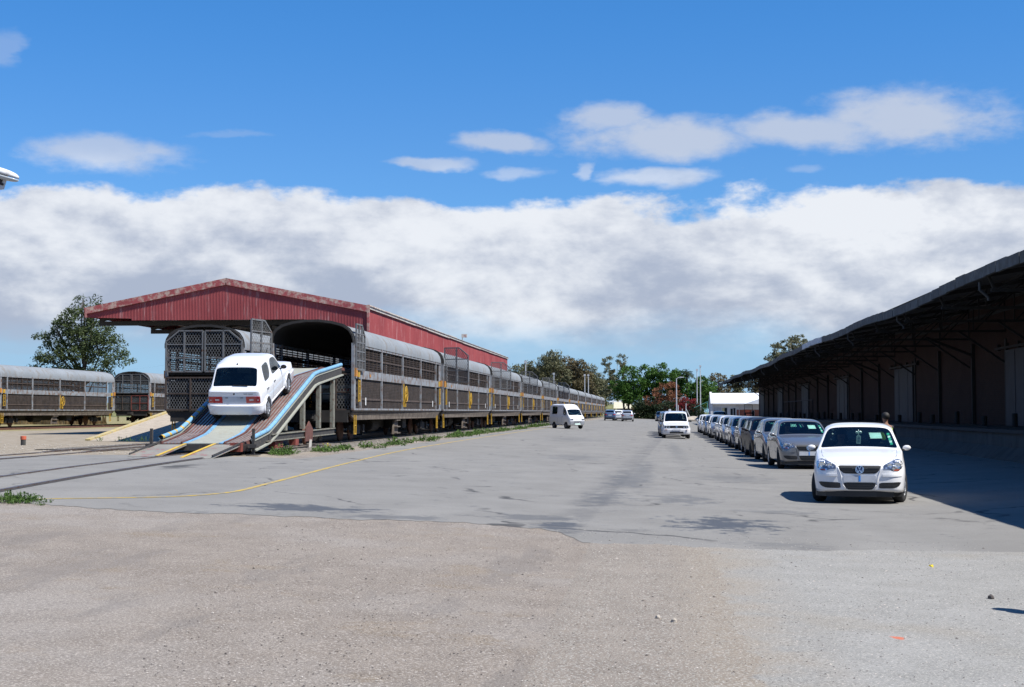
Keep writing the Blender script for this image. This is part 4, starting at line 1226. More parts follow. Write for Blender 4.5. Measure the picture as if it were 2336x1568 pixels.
    def sheet_(nm, x0, x1, z0, z1, mat, sk=0):
        mb = MB(); q = [ws(x0+sk, z0), ws(x1+sk, z0+.004), ws(x1, z1), ws(x0, z1)]; q2 = [p+Vector((0, .004, -.002)) for p in q]
        i = mb.V(*q); j = mb.V(*q2); mb.F(i, i+1, i+2, i+3); mb.F(j+3, j+2, j+1, j)
        for k in range(4): l = (k+1) % 4; mb.F(i+k, j+k, j+l, i+l)
        return mk(nm, mb, mat, t)
    sheet_('paper_sheet', .19, .41, 1.165, 1.275, 'paper', .03)
    for k, (z, mm) in enumerate(((1.25, 'sticker'), (1.20, 'paper'), (1.155, 'sticker'), (1.11, 'paper'), (1.07, 'sticker'))):
        xx = .525+(1.25-z)*.30; sheet_('green_sticker', xx, xx+.05, z-.02, z+.02, mm)
    sheet_('corner_sticker', -.50, -.465, 1.315, 1.33, 'paper')
    mb = MB(); mb.box(-.10, .10, 1.08, 1.11, 1.31, 1.36); mk('rear_view_mirror', mb, 'black_trim', t)
    return t, bvh
M['golf_glass'] = glass_mat('slightly tinted glass', (.45, .55, .56))
def make_golf(label, paint_, group):
    t, bvh = car_common('classic_hatchback_car', GOLF, label, 'car', paint_, group, spokes=8, tyre_w=.19, inset=-.02)
    A = lambda nm, poly, ax, mat, d=.006, **kw: part(nm, applique(poly, bvh, ax, d, **kw), mat, t)
    # rear
    for s in (-1, 1):
        xs = sorted((s*.345, s*.75))
        A('tail_light', rect(xs[0], xs[1], .60, .775), 'B', 'red_lens', .012, curve=False)
        q = sorted((s*.44, s*.56)); A('reversing_lens', rect(q[0], q[1], .66, .71), 'B', 'clear_dark', .016, curve=False)
        q = sorted((s*.67, s*.71)); A('amber_lens', rect(q[0], q[1], .66, .69), 'B', 'clear_dark', .016, curve=False)
    A('plate_recess', rect(-.335, .335, .60, .775), 'B', 'plate_rec', .004, curve=False)
    A('trim_line', rect(-.66, .66, .888, .896), 'B', 'black_trim', .002, curve=False, skirt=.006)
    for s in (-1, 1): q = sorted((s*.18, s*.26)); A('plate_lamp', rect(q[0], q[1], .735, .75), 'B', 'black_trim', .012, curve=False)
    mb = MB(); h = bvh.ray_cast(Vector((0, 9, .845)), Vector((0, -1, 0))); mb.lathe([(.001, .018), (.022, .018), (.028, .0)], 'y', 12, (0, h[0].y, .85)); mk('boot_lock', mb, 'black_trim', t)
    for k in range(9):
        x = -.55+k*.028+(.02 if k > 4 else 0)
        A('badge_letter', rect(x, x+.017, .835, .86), 'B', 'rim_dull', .004, curve=False)
    # bumpers wrap around
    def bumper(sgn, y, z0, z1, name, W_=.80, dep=.16, mat=None):
        mb = MB(); pth = [(-W_, y-sgn*.55), (-W_-.005, y-sgn*.12), (-W_+.07, y-sgn*.01), (-.5, y+sgn*.035), (0, y+sgn*.05), (.5, y+sgn*.035), (W_-.07, y-sgn*.01), (W_+.005, y-sgn*.12), (W_, y-sgn*.55)]
        rows = []
        for (zz, off) in ((z0, -.05), (z0+.03, -.01), ((z0+z1)/2, .0), (z1-.05, .012), (z1-.02, .012), (z1, -.02), (z1, -.12)):
            row = []
            for k, (x, yy) in enumerate(pth):
                nx, ny = (0, sgn) if 2 < k < 6 else ((1 if x > 0 else -1)*.7, sgn*.7) if k in (2, 6) else ((1 if x > 0 else -1), 0)
                row.append((x+nx*off, yy+ny*off, zz))
            rows.append(mb.V(*row))
        for a, b in zip(rows, rows[1:]):
            for k in range(len(pth)-1): mb.F(a+k, a+k+1, b+k+1, b+k)
        o = mk(name, mb, mat or paint_, t, smooth=True); md = None
        return o
    bumper(1, 3.035, .27, .56, 'rear_bumper')
    bumper(-1, -.775, .24, .56, 'front_bumper')
    mb = MB(); mb.tube([(-.42, 2.7, .27), (-.42, 3.03, .27)], .03, 10); mk('exhaust_pipe', mb, 'rim_dull', t)
    mb = MB(); h = bvh.ray_cast(Vector((0, 2.42, 5)), Vector((0, 0, -1))); hz = h[0].z
    mb.prism([(2.38, hz-.01), (2.46, hz-.01), (2.44, hz+.035)], 'x', -.02, .02); mk('roof_aerial', mb, 'black_trim', t)
    mb = MB(); mb.tube([(-.44, 1.0, 1.45), (-.46, .84, 1.58)], .012, 6); mk('front_aerial', mb, 'black_trim', t)
    mb = MB(); mb.beam((.05, 2.87, 1.06), (-.38, 2.88, 1.05), .02, .02); mk('rear_wiper', mb, 'black_trim', t)
    # front
    A('grille', rect(-.69, .69, .595, .735), 'F', 'black_trim', .012, curve=False)
    for x, r_ in ((.60, .063), (.44, .052)):
        for s in (-1, 1):
            h = bvh.ray_cast(Vector((s*x, -6, .665)), Vector((0, 1, 0))); yy = h[0].y-.01
            mb = MB(); mb.lathe([(.004, -.012), (r_*.5, -.022), (r_*.85, -.012), (r_, -.02), (r_*1.05, .0)], 'y', 18, (s*x, yy, .665)); mk('headlight', mb, 'lamp', t, smooth=True)
    for z in (.635, .665, .70): A('grille_bar', rect(-.34, .34, z-.003, z+.003), 'F', 'seat', .016, step=.1, curve=False)
    h = bvh.ray_cast(Vector((0, -6, .665)), Vector((0, 1, 0))); emblem(t, h[0].y-.018, .665, .055)
    mb = MB(); mb.box(-.24, .24, -.86, -.84, .46, .54); mk('number_plate', mb, 'plate', t)
    mb = MB(); mb.box(-.40, .40, -.855, -.80, .30, .40); mk('lower_grille', mb, 'black_trim', t)
    for s in (-1, 1):
        mb = MB(); q = sorted((s*.56, s*.68)); mb.box(q[0], q[1], -.85, -.81, .495, .525); mk('indicator', mb, 'amber', t)
        side_mirror(t, s*.87, .68, .99, s, 'black_trim', (.18, .10, .12))
        for y in (1.52, 2.28): A('door_handle', rect(y-.07, y+.06, .80, .825), 'S', 'rim_dull', .03, side=s, curve=False)
        A('sill_strip', rect(.40, 2.0, .26, .33), 'S', paint_, .02, side=s, curve=False)
        # flared arches
        for ax in (0, 2.40):
            mb = MB(); P = []
            for k in range(13):
                a = pi*(k/12*1.1-.05); P.append((s*(ev(GOLF['w'], ax)-.005), ax-cos(a)*.335, .285+sin(a)*.335))
            mb.tube(P, .028, 8); mk('arch_flare', mb, paint_, t, smooth=True)
    mb = MB(); mb.lathe([(.001, .82), (.06, .82), (.062, .79)], 'x', 16, (0, 2.62, .80)); mk('fuel_cap', mb, 'black_trim', t)
    return t, bvh
M['plate_rec'] = plain('unpainted plate recess', (.40, .43, .48), .5)
# ---------------------------------------------------------------- people
def skin_mesh(name, joints, edges, mat, parent=None, sub=2):
    me = bpy.data.meshes.new(name); me.from_pydata([j[0] for j in joints], edges, [])
    o = bpy.data.objects.new(name, me); C.objects.link(o)
    o.modifiers.new('k', 'SKIN'); sv = me.skin_vertices[0].data
    for k, j in enumerate(joints):
        r = j[1]; sv[k].radius = r if isinstance(r, tuple) else (r, r)
    sv[0].use_root = True
    md = o.modifiers.new('s', 'SUBSURF'); md.levels = sub; md.render_levels = sub
    bpy.context.view_layer.update(); dg = bpy.context.evaluated_depsgraph_get()
    m2 = bpy.data.meshes.new_from_object(o.evaluated_get(dg)); m2.name = name; bpy.data.objects.remove(o)
    m2.materials.clear(); m2.materials.append(M[mat])
    for p in m2.polygons: p.use_smooth = True
    q = bpy.data.objects.new(name, m2); C.objects.link(q); q.parent = parent
    return q
def person(label, loc, rotz, pose, top_mat, leg_mat='darkcloth', H=1.72, group=None, vest=None, hat=False):
    """faces -Y. pose 'stand' or 'drive' (origin: seat cushion point)"""
    t = thing('person', label, 'person', loc, rotz, group); k = H/1.72
    if pose == 'stand':
        pel = Vector((0, 0, .93)); lean = Vector((0, 0, 0))
        hips = [(s*.09, 0, .90) for s in (-1, 1)]; knees = [(s*.10, -.02, .49) for s in (-1, 1)]; ank = [(s*.11, .02, .09) for s in (-1, 1)]; toe = [(s*.13, -.14, .04) for s in (-1, 1)]
        elb = [(s*.26, .03, 1.12) for s in (-1, 1)]; wr_ = [(s*.25, -.08, .88) for s in (-1, 1)]; up = 0
    else:
        pel = Vector((0, 0, .12))
        hips = [(s*.09, -.05, .12) for s in (-1, 1)]; knees = [(s*.13, -.45, .20) for s in (-1, 1)]; ank = [(s*.12, -.72, -.08) for s in (-1, 1)]; toe = [(s*.12, -.86, -.04) for s in (-1, 1)]
        elb = [(s*.24, -.18, .38) for s in (-1, 1)]; wr_ = [(s*.15, -.44, .50) for s in (-1, 1)]
    px, py, pz = pel
    b = .10 if pose == 'drive' else 0
    J = [((px, py, pz), (.13, .10)), ((0, py+b*.5, pz+.18), (.13, .09)), ((0, py+b*.8, pz+.38), (.15, .10)), ((0, py+b, pz+.50), (.07, .07)), ((0, py+b-.01, pz+.57), (.055, .055)),
         ((0, py+b-.02, pz+.64), (.085, .09)), ((0, py+b-.015, pz+.72), (.088, .10))]
    E = [(0, 1), (1, 2), (2, 3), (3, 4), (4, 5), (5, 6)]
    def add(p, r, par): J.append((tuple(p), r if isinstance(r, tuple) else (r, r))); E.append((par, len(J)-1)); return len(J)-1
    arms = []
    for i, s in enumerate((-1, 1)):
        sh_ = add((s*.19, py+b, pz+.43), .058, 2); e = add(elb[i], .042, sh_); w = add(wr_[i], .028, e); arms.append((sh_, e, w))
        dirv_ = (Vector(wr_[i])-Vector(elb[i])).normalized(); pm = Vector(wr_[i])+dirv_*.06; pmi = add(pm, (.034, .02), w)
        side = Vector((s, 0, 0)); 
        for q in range(4):
            o = side*(.026-.017*q); bpt = pm+dirv_*.04+o; f1 = add(bpt, .010, pmi); f2 = add(bpt+dirv_*.035+Vector((0, -.006, -.012)), .009, f1); add(bpt+dirv_*.05+Vector((0, -.012, -.03)), .008, f2)
        th = add(Vector(wr_[i])+dirv_*.04-side*.035+Vector((0, -.01, 0)), .011, w); add(Vector(wr_[i])+dirv_*.08-side*.05+Vector((0, -.02, 0)), .009, th)
    for i, s in enumerate((-1, 1)):
        h = add(hips[i], .085, 0); kn = add(knees[i], .058, h); an = add(ank[i], .042, kn); add(toe[i], (.04, .03), an)
    J = [((p[0]*k, p[1]*k, p[2]*k), tuple(x*k for x in r)) for p, r in J]
    skin_mesh('body', J, E, 'skin', t)
    # clothing over the body: shirt and trousers
    def cl(idx, extra, edges, mat, nm):
        mp = {a: n for n, a in enumerate(idx)}
        skin_mesh(nm, [(J[a][0], tuple(x+extra for x in J[a][1])) for a in idx], [(mp[x], mp[y]) for x, y in edges], mat, t)
    a0, a1 = arms
    cl([0, 1, 2, a0[0], a0[1], a1[0], a1[1]], .014, [(0, 1), (1, 2), (2, a0[0]), (a0[0], a0[1]), (2, a1[0]), (a1[0], a1[1])], top_mat, 'shirt')
    if vest: cl([0, 1, 2, a0[0], a1[0]], .028, [(0, 1), (1, 2), (2, a0[0]), (2, a1[0])], vest, 'safety_vest')
    li = [i for i, e in enumerate(E) if e[0] == 0 and e[1] > 5]
    hb = [E[i][1] for i in li]
    cl([0]+[x for h in hb for x in (h, h+1, h+2)], .012, [(0, hb[0]), (hb[0], hb[0]+1), (hb[0]+1, hb[0]+2), (0, hb[1]), (hb[1], hb[1]+1), (hb[1]+1, hb[1]+2)], leg_mat, 'trousers')
    hc = Vector(J[6][0])
    bm = bmesh.new(); bmesh.ops.create_uvsphere(bm, u_segments=16, v_segments=10, radius=.108*k)
    for v in bm.verts:
        if v.co.y < -.02 and v.co.z < .03: v.co *= .8
        v.co.y *= 1.1
    me = bpy.data.meshes.new('hair'); bm.to_mesh(me); bm.free(); me.materials.append(M['hair'])
    for p in me.polygons: p.use_smooth = True
    h = bpy.data.objects.new('hair', me); C.objects.link(h); h.parent = t; h.location = hc+Vector((0, .018, .018))
    mb = MB(); fy = hc.y-.097*k
    mb.prism([(fy, hc.z-.045), (fy-.022, hc.z-.055), (fy, hc.z-.02), (fy+.02, hc.z-.02)], 'x', -.012, .012); mk('nose', mb, 'skin', t)
    mb = MB()
    for s in (-1, 1): mb.box(s*.032-.012, s*.032+.012, fy-.004, fy+.01, hc.z-.022, hc.z-.012)
    mb.box(-.022, .022, fy-.001, fy+.01, hc.z-.082, hc.z-.076); mk('eyes_and_mouth', mb, 'hair', t)
    return t

# ---------------------------------------------------------------- place cars
GRP = 'hatchback cars queued beside the warehouse'
white, wb_ = make_polo('white hatchback in front, parked by itself facing the camera at the head of the row', 'car_white', None, steer=radians(-14))
polo_tree = tree_of(white)
# hanging tag, only in the first car
white.location = (3.80, 27.55, 0); white.rotation_euler = (0, 0, radians(-7.5))
def recolor(root, old, new):
    st = [root]
    while st:
        o = st.pop(); st.extend(kids_map.get(o.name, []))
        if o.type == 'MESH':
            for sl in o.material_slots:
                if sl.material == M[old]: sl.link = 'OBJECT'; sl.material = M[new]
def dup_c(t, loc, rot, label, group, old, new):
    def cp(tt, par):
        o, ch = tt; c = o.copy(); C.objects.link(c)
        if par is not None: c.parent = par
        if old != new and c.type == 'MESH':
            for sl in c.material_slots:
                if sl.material == M[old]: sl.link = 'OBJECT'; sl.material = M[new]
        for x in ch: cp(x, c)
        return c
    c = cp(t, None); c.location = loc; c.rotation_euler = rot; c['label'] = label
    if group: c['group'] = group
    elif 'group' in c: del c['group']
    return c
row = [('car_grey', 43.5, 'mid grey'), ('car_grey', 49.3, 'mid grey'), ('car_black', 54.0, 'black'), ('car_black', 58.5, 'black'), ('car_grey', 63.2, 'grey'), ('car_blue', 68.0, 'blue'),
       ('car_paleblue', 72.8, 'pale blue'), ('car_silver', 77.8, 'silver'), ('car_white', 82.8, 'white'), ('car_paleblue', 87.8, 'pale blue'), ('car_silver', 92.8, 'silver'),
       ('car_white', 98.0, 'white'), ('car_blue', 103.2, 'blue'), ('car_silver', 108.4, 'silver'), ('car_white', 113.6, 'white'), ('car_white', 118.8, 'white')]
NUM = ['first', 'second', 'third', 'fourth', 'fifth', 'sixth', 'seventh', 'eighth', 'ninth', 'tenth', 'eleventh', 'twelfth', 'thirteenth', 'fourteenth', 'fifteenth', 'sixteenth']
for k, (c, y, nm) in enumerate(row):
    X = 4.44 + [0, .0, -.12, .05, .0, -.1, .05, -.05, 0, .08, -.06, .0, -.08, .05, 0, -.05][k]
    dup_c(polo_tree, (X, y, gz(X)+.0), (0, 0, radians([2, 2.5, 1, 2, 1, 0, 1.5, .5, 1, 0, 1, .5, 1, 0, 1, 0][k])), '%s hatchback, %s in the row behind the white car beside the warehouse' % (nm, NUM[k]), GRP, 'car_white', c)
# extras of the front car
mb = MB(); 
P0 = Vector((0.0, 1.02, 1.33))
mb.prism([(-.045, 1.06), (.035, 1.055), (.045, 1.20), (.01, 1.23), (-.02, 1.23), (-.04, 1.20)], 'y', .93, .934)
tg = mk('hanging_tag', mb, 'paper', white)
mb = MB(); mb.tube([(0, .932, 1.23), (0, .99, 1.33)], .004, 5)
mb.lathe([(.001, -.01), (.022, -.008), (.028, 0), (.022, .008), (.001, .01)], 'y', 12, (-.035, .96, 1.27)); mb.lathe([(.001, -.01), (.022, -.008), (.028, 0), (.022, .008), (.001, .01)], 'y', 12, (.035, .96, 1.275))
mk('tag_string', mb, 'paper', white)
mb = MB()
for z in (1.09, 1.11, 1.13): mb.box(-.022, .022, .9285, .9295, z, z+.005)
mb.beam((-.016, .929, 1.16), (.006, .929, 1.195), .006, .002, (0, 1, 0)); mb.beam((.024, .929, 1.16), (.004, .929, 1.195), .006, .002, (0, 1, 0)); mb.beam((-.016, .929, 1.16), (.024, .929, 1.16), .006, .002, (0, 1, 0))
mk('tag_print', mb, 'seat', tg)

golf, gb_ = make_golf('white boxy hatchback driving up the blue edged ramp, seen from behind', 'car_white', None)
golf_tree = tree_of(golf)
# front axle at y=0 of the local frame faces -Y; on the ramp it faces +Y and climbs
slope = math.atan2(2.70-1.22, 45.7-41.0)
ry, rz_ = 41.75, deckz(41.75)+.012
M4 = Matrix.Translation((RC+.10, ry, rz_)) @ Matrix.Rotation(slope, 4, 'X') @ Matrix.Rotation(pi, 4, 'Z') @ Matrix.Translation((0, -2.40*1.03, 0))
golf.matrix_world = M4
golf.scale = (1.015, 1.03, 1.07)
for k, (x, y, c) in enumerate([(1.32, 88.3, 'car_white'), (1.15, 94.2, 'car_grey'), (1.22, 100.2, 'car_white'), (1.15, 106.0, 'car_silver'), (1.2, 112.0, 'car_white')]):
    dup_c(golf_tree, (x, y, gz(x)), (0, 0, radians(1.0)), ['white boxy hatchback facing the camera in mid yard, head of its short queue',
          'grey boxy hatchback close behind the white one in mid yard', 'third boxy hatchback of the short queue in mid yard',
          'fourth boxy hatchback of the short queue in mid yard', 'last boxy hatchback of the short queue in mid yard'][k], 'boxy hatchbacks queued in mid yard', 'car_white', c)

# a taller car seen from behind, far away
SUV = dict(POLO); SUV['wheel_r'] = .34; SUV['arch_r'] = .385; SUV['wb'] = 2.6
def sc(tab, kz=1.0, kx=1.0, ky=1.0): return [(y*ky, v*kz) for y, v in tab]
KY = 1.12
for key, k_ in (('w', 1.10), ('bw', 1.10), ('tw', 1.10), ('belt', 1.13), ('tz', 1.16), ('zb', 1.1), ('cr', 1.0)): SUV[key] = sc(POLO[key], k_, 1, KY)
SUV['ys'] = [y*KY for y in POLO['ys']]; SUV['keep'] = [y*KY for y in POLO['keep']]
SUV['glass'] = [(a, y0*KY, y1*KY, js, th) for a, y0, y1, js, th in POLO['glass']]; SUV['cross_crease'] = [.46*KY]
SUV['seat_z'] = .45; SUV['dash'] = (.9, 1.08, .7); SUV['seams'] = [.7, 1.9, 2.6]
def make_suv(label, paint_, group):
    t, bvh = car_common('crossover_car', SUV, label, 'car', paint_, group, spokes=5, tyre_w=.22, glassm='dark_glass')
    A = lambda nm, poly, ax, mat, d=.006, **kw: part(nm, applique(poly, bvh, ax, d, **kw), mat, t)
    for s in (-1, 1):
        q = sorted((s*.48, s*.80)); A('tail_light', [(q[0], .86), (q[1], .88), (q[1], 1.02), (q[0], .98)], 'B', 'red_lens', .01, curve=False)
        side_mirror(t, s*1.0, .8, 1.15, s, paint_, (.22, .13, .16))
        q = sorted((s*.5, s*.78)); A('headlight', [(q[0], .72), (q[1], .76), (q[1], .86), (q[0], .80)], 'F', 'lamp', .008, curve=False)
    A('number_plate', rect(-.27, .27, .78, .90), 'B', 'plate', .012, curve=False)
    A('rear_skirt', rect(-.75, .75, .34, .50), 'B', 'black_trim', .01, curve=False)
    A('grille', rect(-.42, .42, .66, .80), 'F', 'black_trim', .008, curve=False)
    return t
suv = make_suv('blue grey crossover seen from behind in the far left of the yard', 'car_blue', 'cars parked at the far end of the yard'); suv_tree = tree_of(suv)
suv.location = (-6.75, 222.5, gz(-6.9)); suv.rotation_euler = (0, 0, pi+radians(2)); 
# more cars of the group, each in its own paint
for x, y, c, lab in [(-5.6, 229, 'car_white', 'white crossover just right of and behind the blue grey one'), (-5.3, 236, 'car_white', 'farthest white crossover of the left group, in front of the small hut'),
                     (-3.95, 218, 'car_silver', 'silver crossover seen from behind, right of the small group'), (-4.15, 232, 'car_white', 'white topped crossover directly behind the silver one')]:
    dup_c(suv_tree, (x, y, gz(x)), (0, 0, pi), lab, 'cars parked at the far end of the yard', 'car_blue', c)
dup_c(suv_tree, (1.25, 246, gz(1.2)), (0, 0, radians(4)), 'dark blue car facing the camera behind the queue of boxy hatchbacks', 'cars parked at the far end of the yard', 'car_blue', 'car_darkblue')
dup_c(suv_tree, (7.9, 176, gz(7.9)), (0, 0, 0), 'cream car with a tall roof behind the far end of the hatchback row', None, 'car_blue', 'car_cream')
hill_car = dup_c(polo_tree, (-11.9, 400, 3.72), (0, 0, radians(-86)), 'small white car side on, on the grass bank above the hut', None, 'car_white', 'car_white')
# cars already loaded
def loaded(tree, x, y, z, c, old, lab, rot=pi): dup_c(tree, (x, y, z), (0, 0, rot), lab, 'cars already loaded in the wagons', old, c)
ZL = RAIL+1.16; ZU = RAIL+2.61
loaded(golf_tree, -16.6, 58.2, ZL, 'car_grey', 'car_white', 'grey car inside the lower deck of the wagon left of the ramp')
loaded(golf_tree, -12.2, 57.2, ZL, 'car_paleblue', 'car_white', 'pale blue car behind the lower screen of the nearest wagon, first inside')
loaded(golf_tree, -12.2, 62.0, ZL, 'car_silver', 'car_white', 'silver car behind the lower screen of the nearest wagon, second inside')
loaded(golf_tree, -12.2, 79.0, ZL, 'car_paleblue', 'car_white', 'pale blue car behind the lower screen of the second wagon')
loaded(golf_tree, -17.0, 64.2, ZU, 'car_black', 'car_white', 'black car on the upper deck of the wagon left of the ramp')

# ---------------------------------------------------------------- high roof van
VAN = dict(wb=1.85, arch_r=.30, wheel_r=.27, belt_crease=.3, boxy=True,
    ys=[-.62, -.60, -.52, -.36, .34, .45, .56, .78, 1.2, 1.26, 2.3, 2.5, 2.62, 2.68], keep=[.45, 1.2, 1.26, 2.3],
    w=[(-.62, .62), (-.60, .66), (-.52, .71), (-.3, .735), (2.5, .74), (2.62, .72), (2.68, .66)],
    zb=[(-.62, .34), (-.5, .27), (2.5, .27), (2.68, .34)],
    belt=[(-.62, .80), (-.60, .84), (-.52, .88), (-.36, .94), (0, 1.03), (2.5, 1.05), (2.68, 1.0)],
    bw=[(-.62, .58), (-.60, .63), (-.52, .68), (-.3, .70), (2.5, .71), (2.62, .69), (2.68, .64)],
    tz=[(-.62, .84), (-.60, .88), (-.52, .96), (-.36, 1.06), (-.33, 1.08), (.04, 1.56), (.20, 1.70), (.45, 1.88), (.56, 1.93), (2.3, 1.95), (2.5, 1.92), (2.62, 1.86), (2.68, 1.70)],
    tw=[(-.62, .54), (-.5, .62), (-.36, .63), (.04, .60), (.45, .57), (2.3, .58), (2.62, .56), (2.68, .5)],
    cr=[(-.62, .01), (0, .03), (.5, .04), (2.5, .03), (2.68, .01)],
    glass=[('windscreen', -.36, .04, (7, 8, 9), .03), ('side_front', .0, .56, (6,), .06), ('side_rear', 1.26, 2.3, (6,), .10), ('rear_window', 2.62, 2.68, (7, 8, 9), .02)],
    seat_z=.55, seat_pos=[(-.33, .62, .44), (.33, .62, .44), (0, 1.6, 1.1)], dash=(.0, 1.02, .6), seams=[.62, 1.24])
VAN['ys'] += [-.345, .04]; VAN['keep'] += [-.36, .04, .56]
van, vb_ = car_common('delivery_van', VAN, 'white high roof van turning into the yard beside the train', 'van', 'car_white', rim='rim_dull', tyre_w=.165)
A = lambda nm, poly, ax, mat, d=.006, **kw: part(nm, applique(poly, vb_, ax, d, **kw), mat, van)
for s in (-1, 1):
    q = sorted((s*.40, s*.64)); A('headlight', [(q[0], .69), (q[1], .69), (q[1]-.02*0, .81), (q[0], .79)], 'F', 'lamp', .01, curve=False)
    q = sorted((s*.42, s*.60)); A('fog_light', rect(q[0], q[1], .44, .50), 'F', 'black_trim', .018, curve=False)
    side_mirror(van, s*.83, -.02, 1.17, s, 'black_trim', (.16, .10, .20))
    A('door_handle', rect(.46, .56, .93, .97), 'S', 'black_trim', .02, side=s, curve=False)
A('bumper', [(-.655, .36), (.655, .36), (.655, .62), (-.655, .62)], 'F', 'car_silver', .03, curve=False)
A('grille', rect(-.34, .34, .56, .60), 'F', 'black_trim', .036, curve=False); A('lower_grille', rect(-.34, .34, .44, .49), 'F', 'black_trim', .036, curve=False)
A('number_plate', rect(-.25, .25, .345, .44), 'F', 'paper', .04, curve=False)
van.location = (-6.35, 114.3, gz(-6.4)); van.rotation_euler = (0, 0, radians(34))

# ---------------------------------------------------------------- people in place
person('driver in dark clothes at the wheel of the front white hatchback', white.matrix_world @ Vector((0, 0, 0)) if False else (0, 0, 0), 0, 'drive', 'darkcloth', H=1.66, vest='redcloth')
drv = bpy.data.objects['person']
bpy.context.view_layer.update()
def seat_in(p, car, x, y, z):
    p.matrix_world = car.matrix_world @ Matrix.Translation((x, y, z))
seat_in(drv, white, -.33, 1.42, .44)
d2 = person('driver in blue overalls in the white car on the ramp', (0, 0, 0), 0, 'drive', 'overall', H=1.66); seat_in(d2, golf, -.33, 1.38, .44)
d3 = person('driver in dark clothes in the first grey car of the row', (0, 0, 0), 0, 'drive', 'darkcloth', H=1.66)
g1 = [o for o in bpy.data.objects if o.parent is None and str(o.get('label', '')).startswith('mid grey hatchback, first')][0]
seat_in(d3, g1, -.33, 1.42, .44)
d4 = person('driver in the white high roof van', (0, 0, 0), 0, 'drive', 'paper', H=1.62); seat_in(d4, van, -.33, .62, .62)
person('person in a yellow high visibility vest standing behind the front white hatchback', (5.92, 38.0, gz(5.92)), radians(200), 'stand', 'darkcloth', H=1.60, vest='hivis')
person('person standing just outside the right edge whose shadow reaches the ground in view', (4.02, 12.2, gz(4.02)), radians(20), 'stand', 'darkcloth', H=1.70)

# ================================================================ WAREHOUSE
def brick(name, c1, c2, mortar, sc_=1.0):
    m, N, b = new_mat(name)
    v = coords(N); x, y, z = N.xyz(v)
    cb = N.n('ShaderNodeCombineXYZ'); N.put(cb.inputs[0], N.add(x, y)); N.put(cb.inputs[1], z)
    br = N.n('ShaderNodeTexBrick'); N.put(br.inputs['Vector'], cb.outputs[0])
    br.inputs['Scale'].default_value = 1; br.inputs['Brick Width'].default_value = .23*sc_; br.inputs['Row Height'].default_value = .086*sc_; br.inputs['Mortar Size'].default_value = .008
    br.inputs['Color1'].default_value = (*c1, 1); br.inputs['Color2'].default_value = (*c2, 1); br.inputs['Mortar'].default_value = (*mortar, 1)
    n = N.noise(v, .8, 5)
    c = N.mix(N.smooth(n, .35, .7), br.outputs[0], tuple(q*.6 for q in c1), 'MIX')
    c = N.mix(.5, br.outputs[0], c)
    setp(N, b, c, .9, spec=.2); bump(N, b, br.outputs[1], .004, -.4 if False else .3); return m
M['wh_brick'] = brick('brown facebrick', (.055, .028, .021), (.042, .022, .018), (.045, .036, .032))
M['bld_brick'] = brick('red facebrick', (.30, .085, .05), (.24, .07, .045), (.25, .2, .17))
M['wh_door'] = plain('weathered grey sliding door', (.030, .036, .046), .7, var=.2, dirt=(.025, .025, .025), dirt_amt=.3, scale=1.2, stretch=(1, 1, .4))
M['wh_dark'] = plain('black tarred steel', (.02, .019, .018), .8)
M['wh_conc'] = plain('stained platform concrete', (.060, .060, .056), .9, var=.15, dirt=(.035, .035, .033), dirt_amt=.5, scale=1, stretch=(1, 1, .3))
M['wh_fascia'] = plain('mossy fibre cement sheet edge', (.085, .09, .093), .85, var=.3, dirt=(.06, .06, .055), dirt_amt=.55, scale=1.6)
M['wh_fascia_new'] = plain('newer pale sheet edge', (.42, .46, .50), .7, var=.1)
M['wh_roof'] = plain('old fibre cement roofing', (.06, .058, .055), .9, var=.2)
M['wh_pipe'] = plain('grey downpipe', (.05, .053, .056), .7)
wh = thing('warehouse', 'long dark brick goods warehouse with a canopy over its raised platform', 'warehouse', (0, 0, 0))
XW, XD, XE = 14.5, 11.1, 9.0
WD0, WD1 = 8.0, 204.0; ZP = 1.10; ZEV = 5.6
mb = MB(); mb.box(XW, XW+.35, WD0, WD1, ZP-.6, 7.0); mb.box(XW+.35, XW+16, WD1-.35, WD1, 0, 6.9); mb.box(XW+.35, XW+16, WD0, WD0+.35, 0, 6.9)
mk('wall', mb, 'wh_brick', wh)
mb = MB()
prf = [(XE+.02, ZEV), (XW+.6, 6.55), (XW+9, 8.2), (XW+17, 6.6)]
for a, b_ in zip(prf, prf[1:]):
    mb.quad((a[0], WD0-.5, a[1]), (b_[0], WD0-.5, b_[1]), (b_[0], WD1+.6, b_[1]), (a[0], WD1+.6, a[1]))
    mb.quad((a[0], WD0-.5, a[1]-.06), (b_[0], WD0-.5, b_[1]-.06), (b_[0], WD1+.6, b_[1]-.06), (a[0], WD1+.6, a[1]-.06))
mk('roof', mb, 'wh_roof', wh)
mb = MB(); rw = random.Random(11); y = WD0; off = 0
mbn = MB(); mbf = MB()
while y < WD1+.5:
    L = 1.15+rw.uniform(-.05, .25)
    z = .07*sin(y*.09)+.05*sin(y*.31+1)
    tgt = mbn if 78 < y < 88 else (mbf if y > 80 else mb)
    j = rw.uniform(-.012, .012)
    tgt.box(XE-.06+j, XE+.03+j, y, y+L-.03, ZEV-.25+z+rw.uniform(-.015, .01), ZEV+.04+z+rw.uniform(-.015, .015))
    y += L
mk('fascia', mb, 'wh_fascia', wh); mk('fascia', mbf, 'wh_fascia', wh)
mk('newer_fascia', mbn, 'wh_fascia_new', wh)
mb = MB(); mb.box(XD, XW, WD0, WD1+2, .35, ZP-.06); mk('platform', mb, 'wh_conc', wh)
mb = MB(); mb.box(XD-.06, XW-.002, WD0, WD1+2, ZP-.058, ZP); mb.box(XD-.09, XD+.05, WD0-.01, WD1+2.01, ZP-.10, ZP+.012); mk('platform_edge', mb, 'wh_dark', wh)
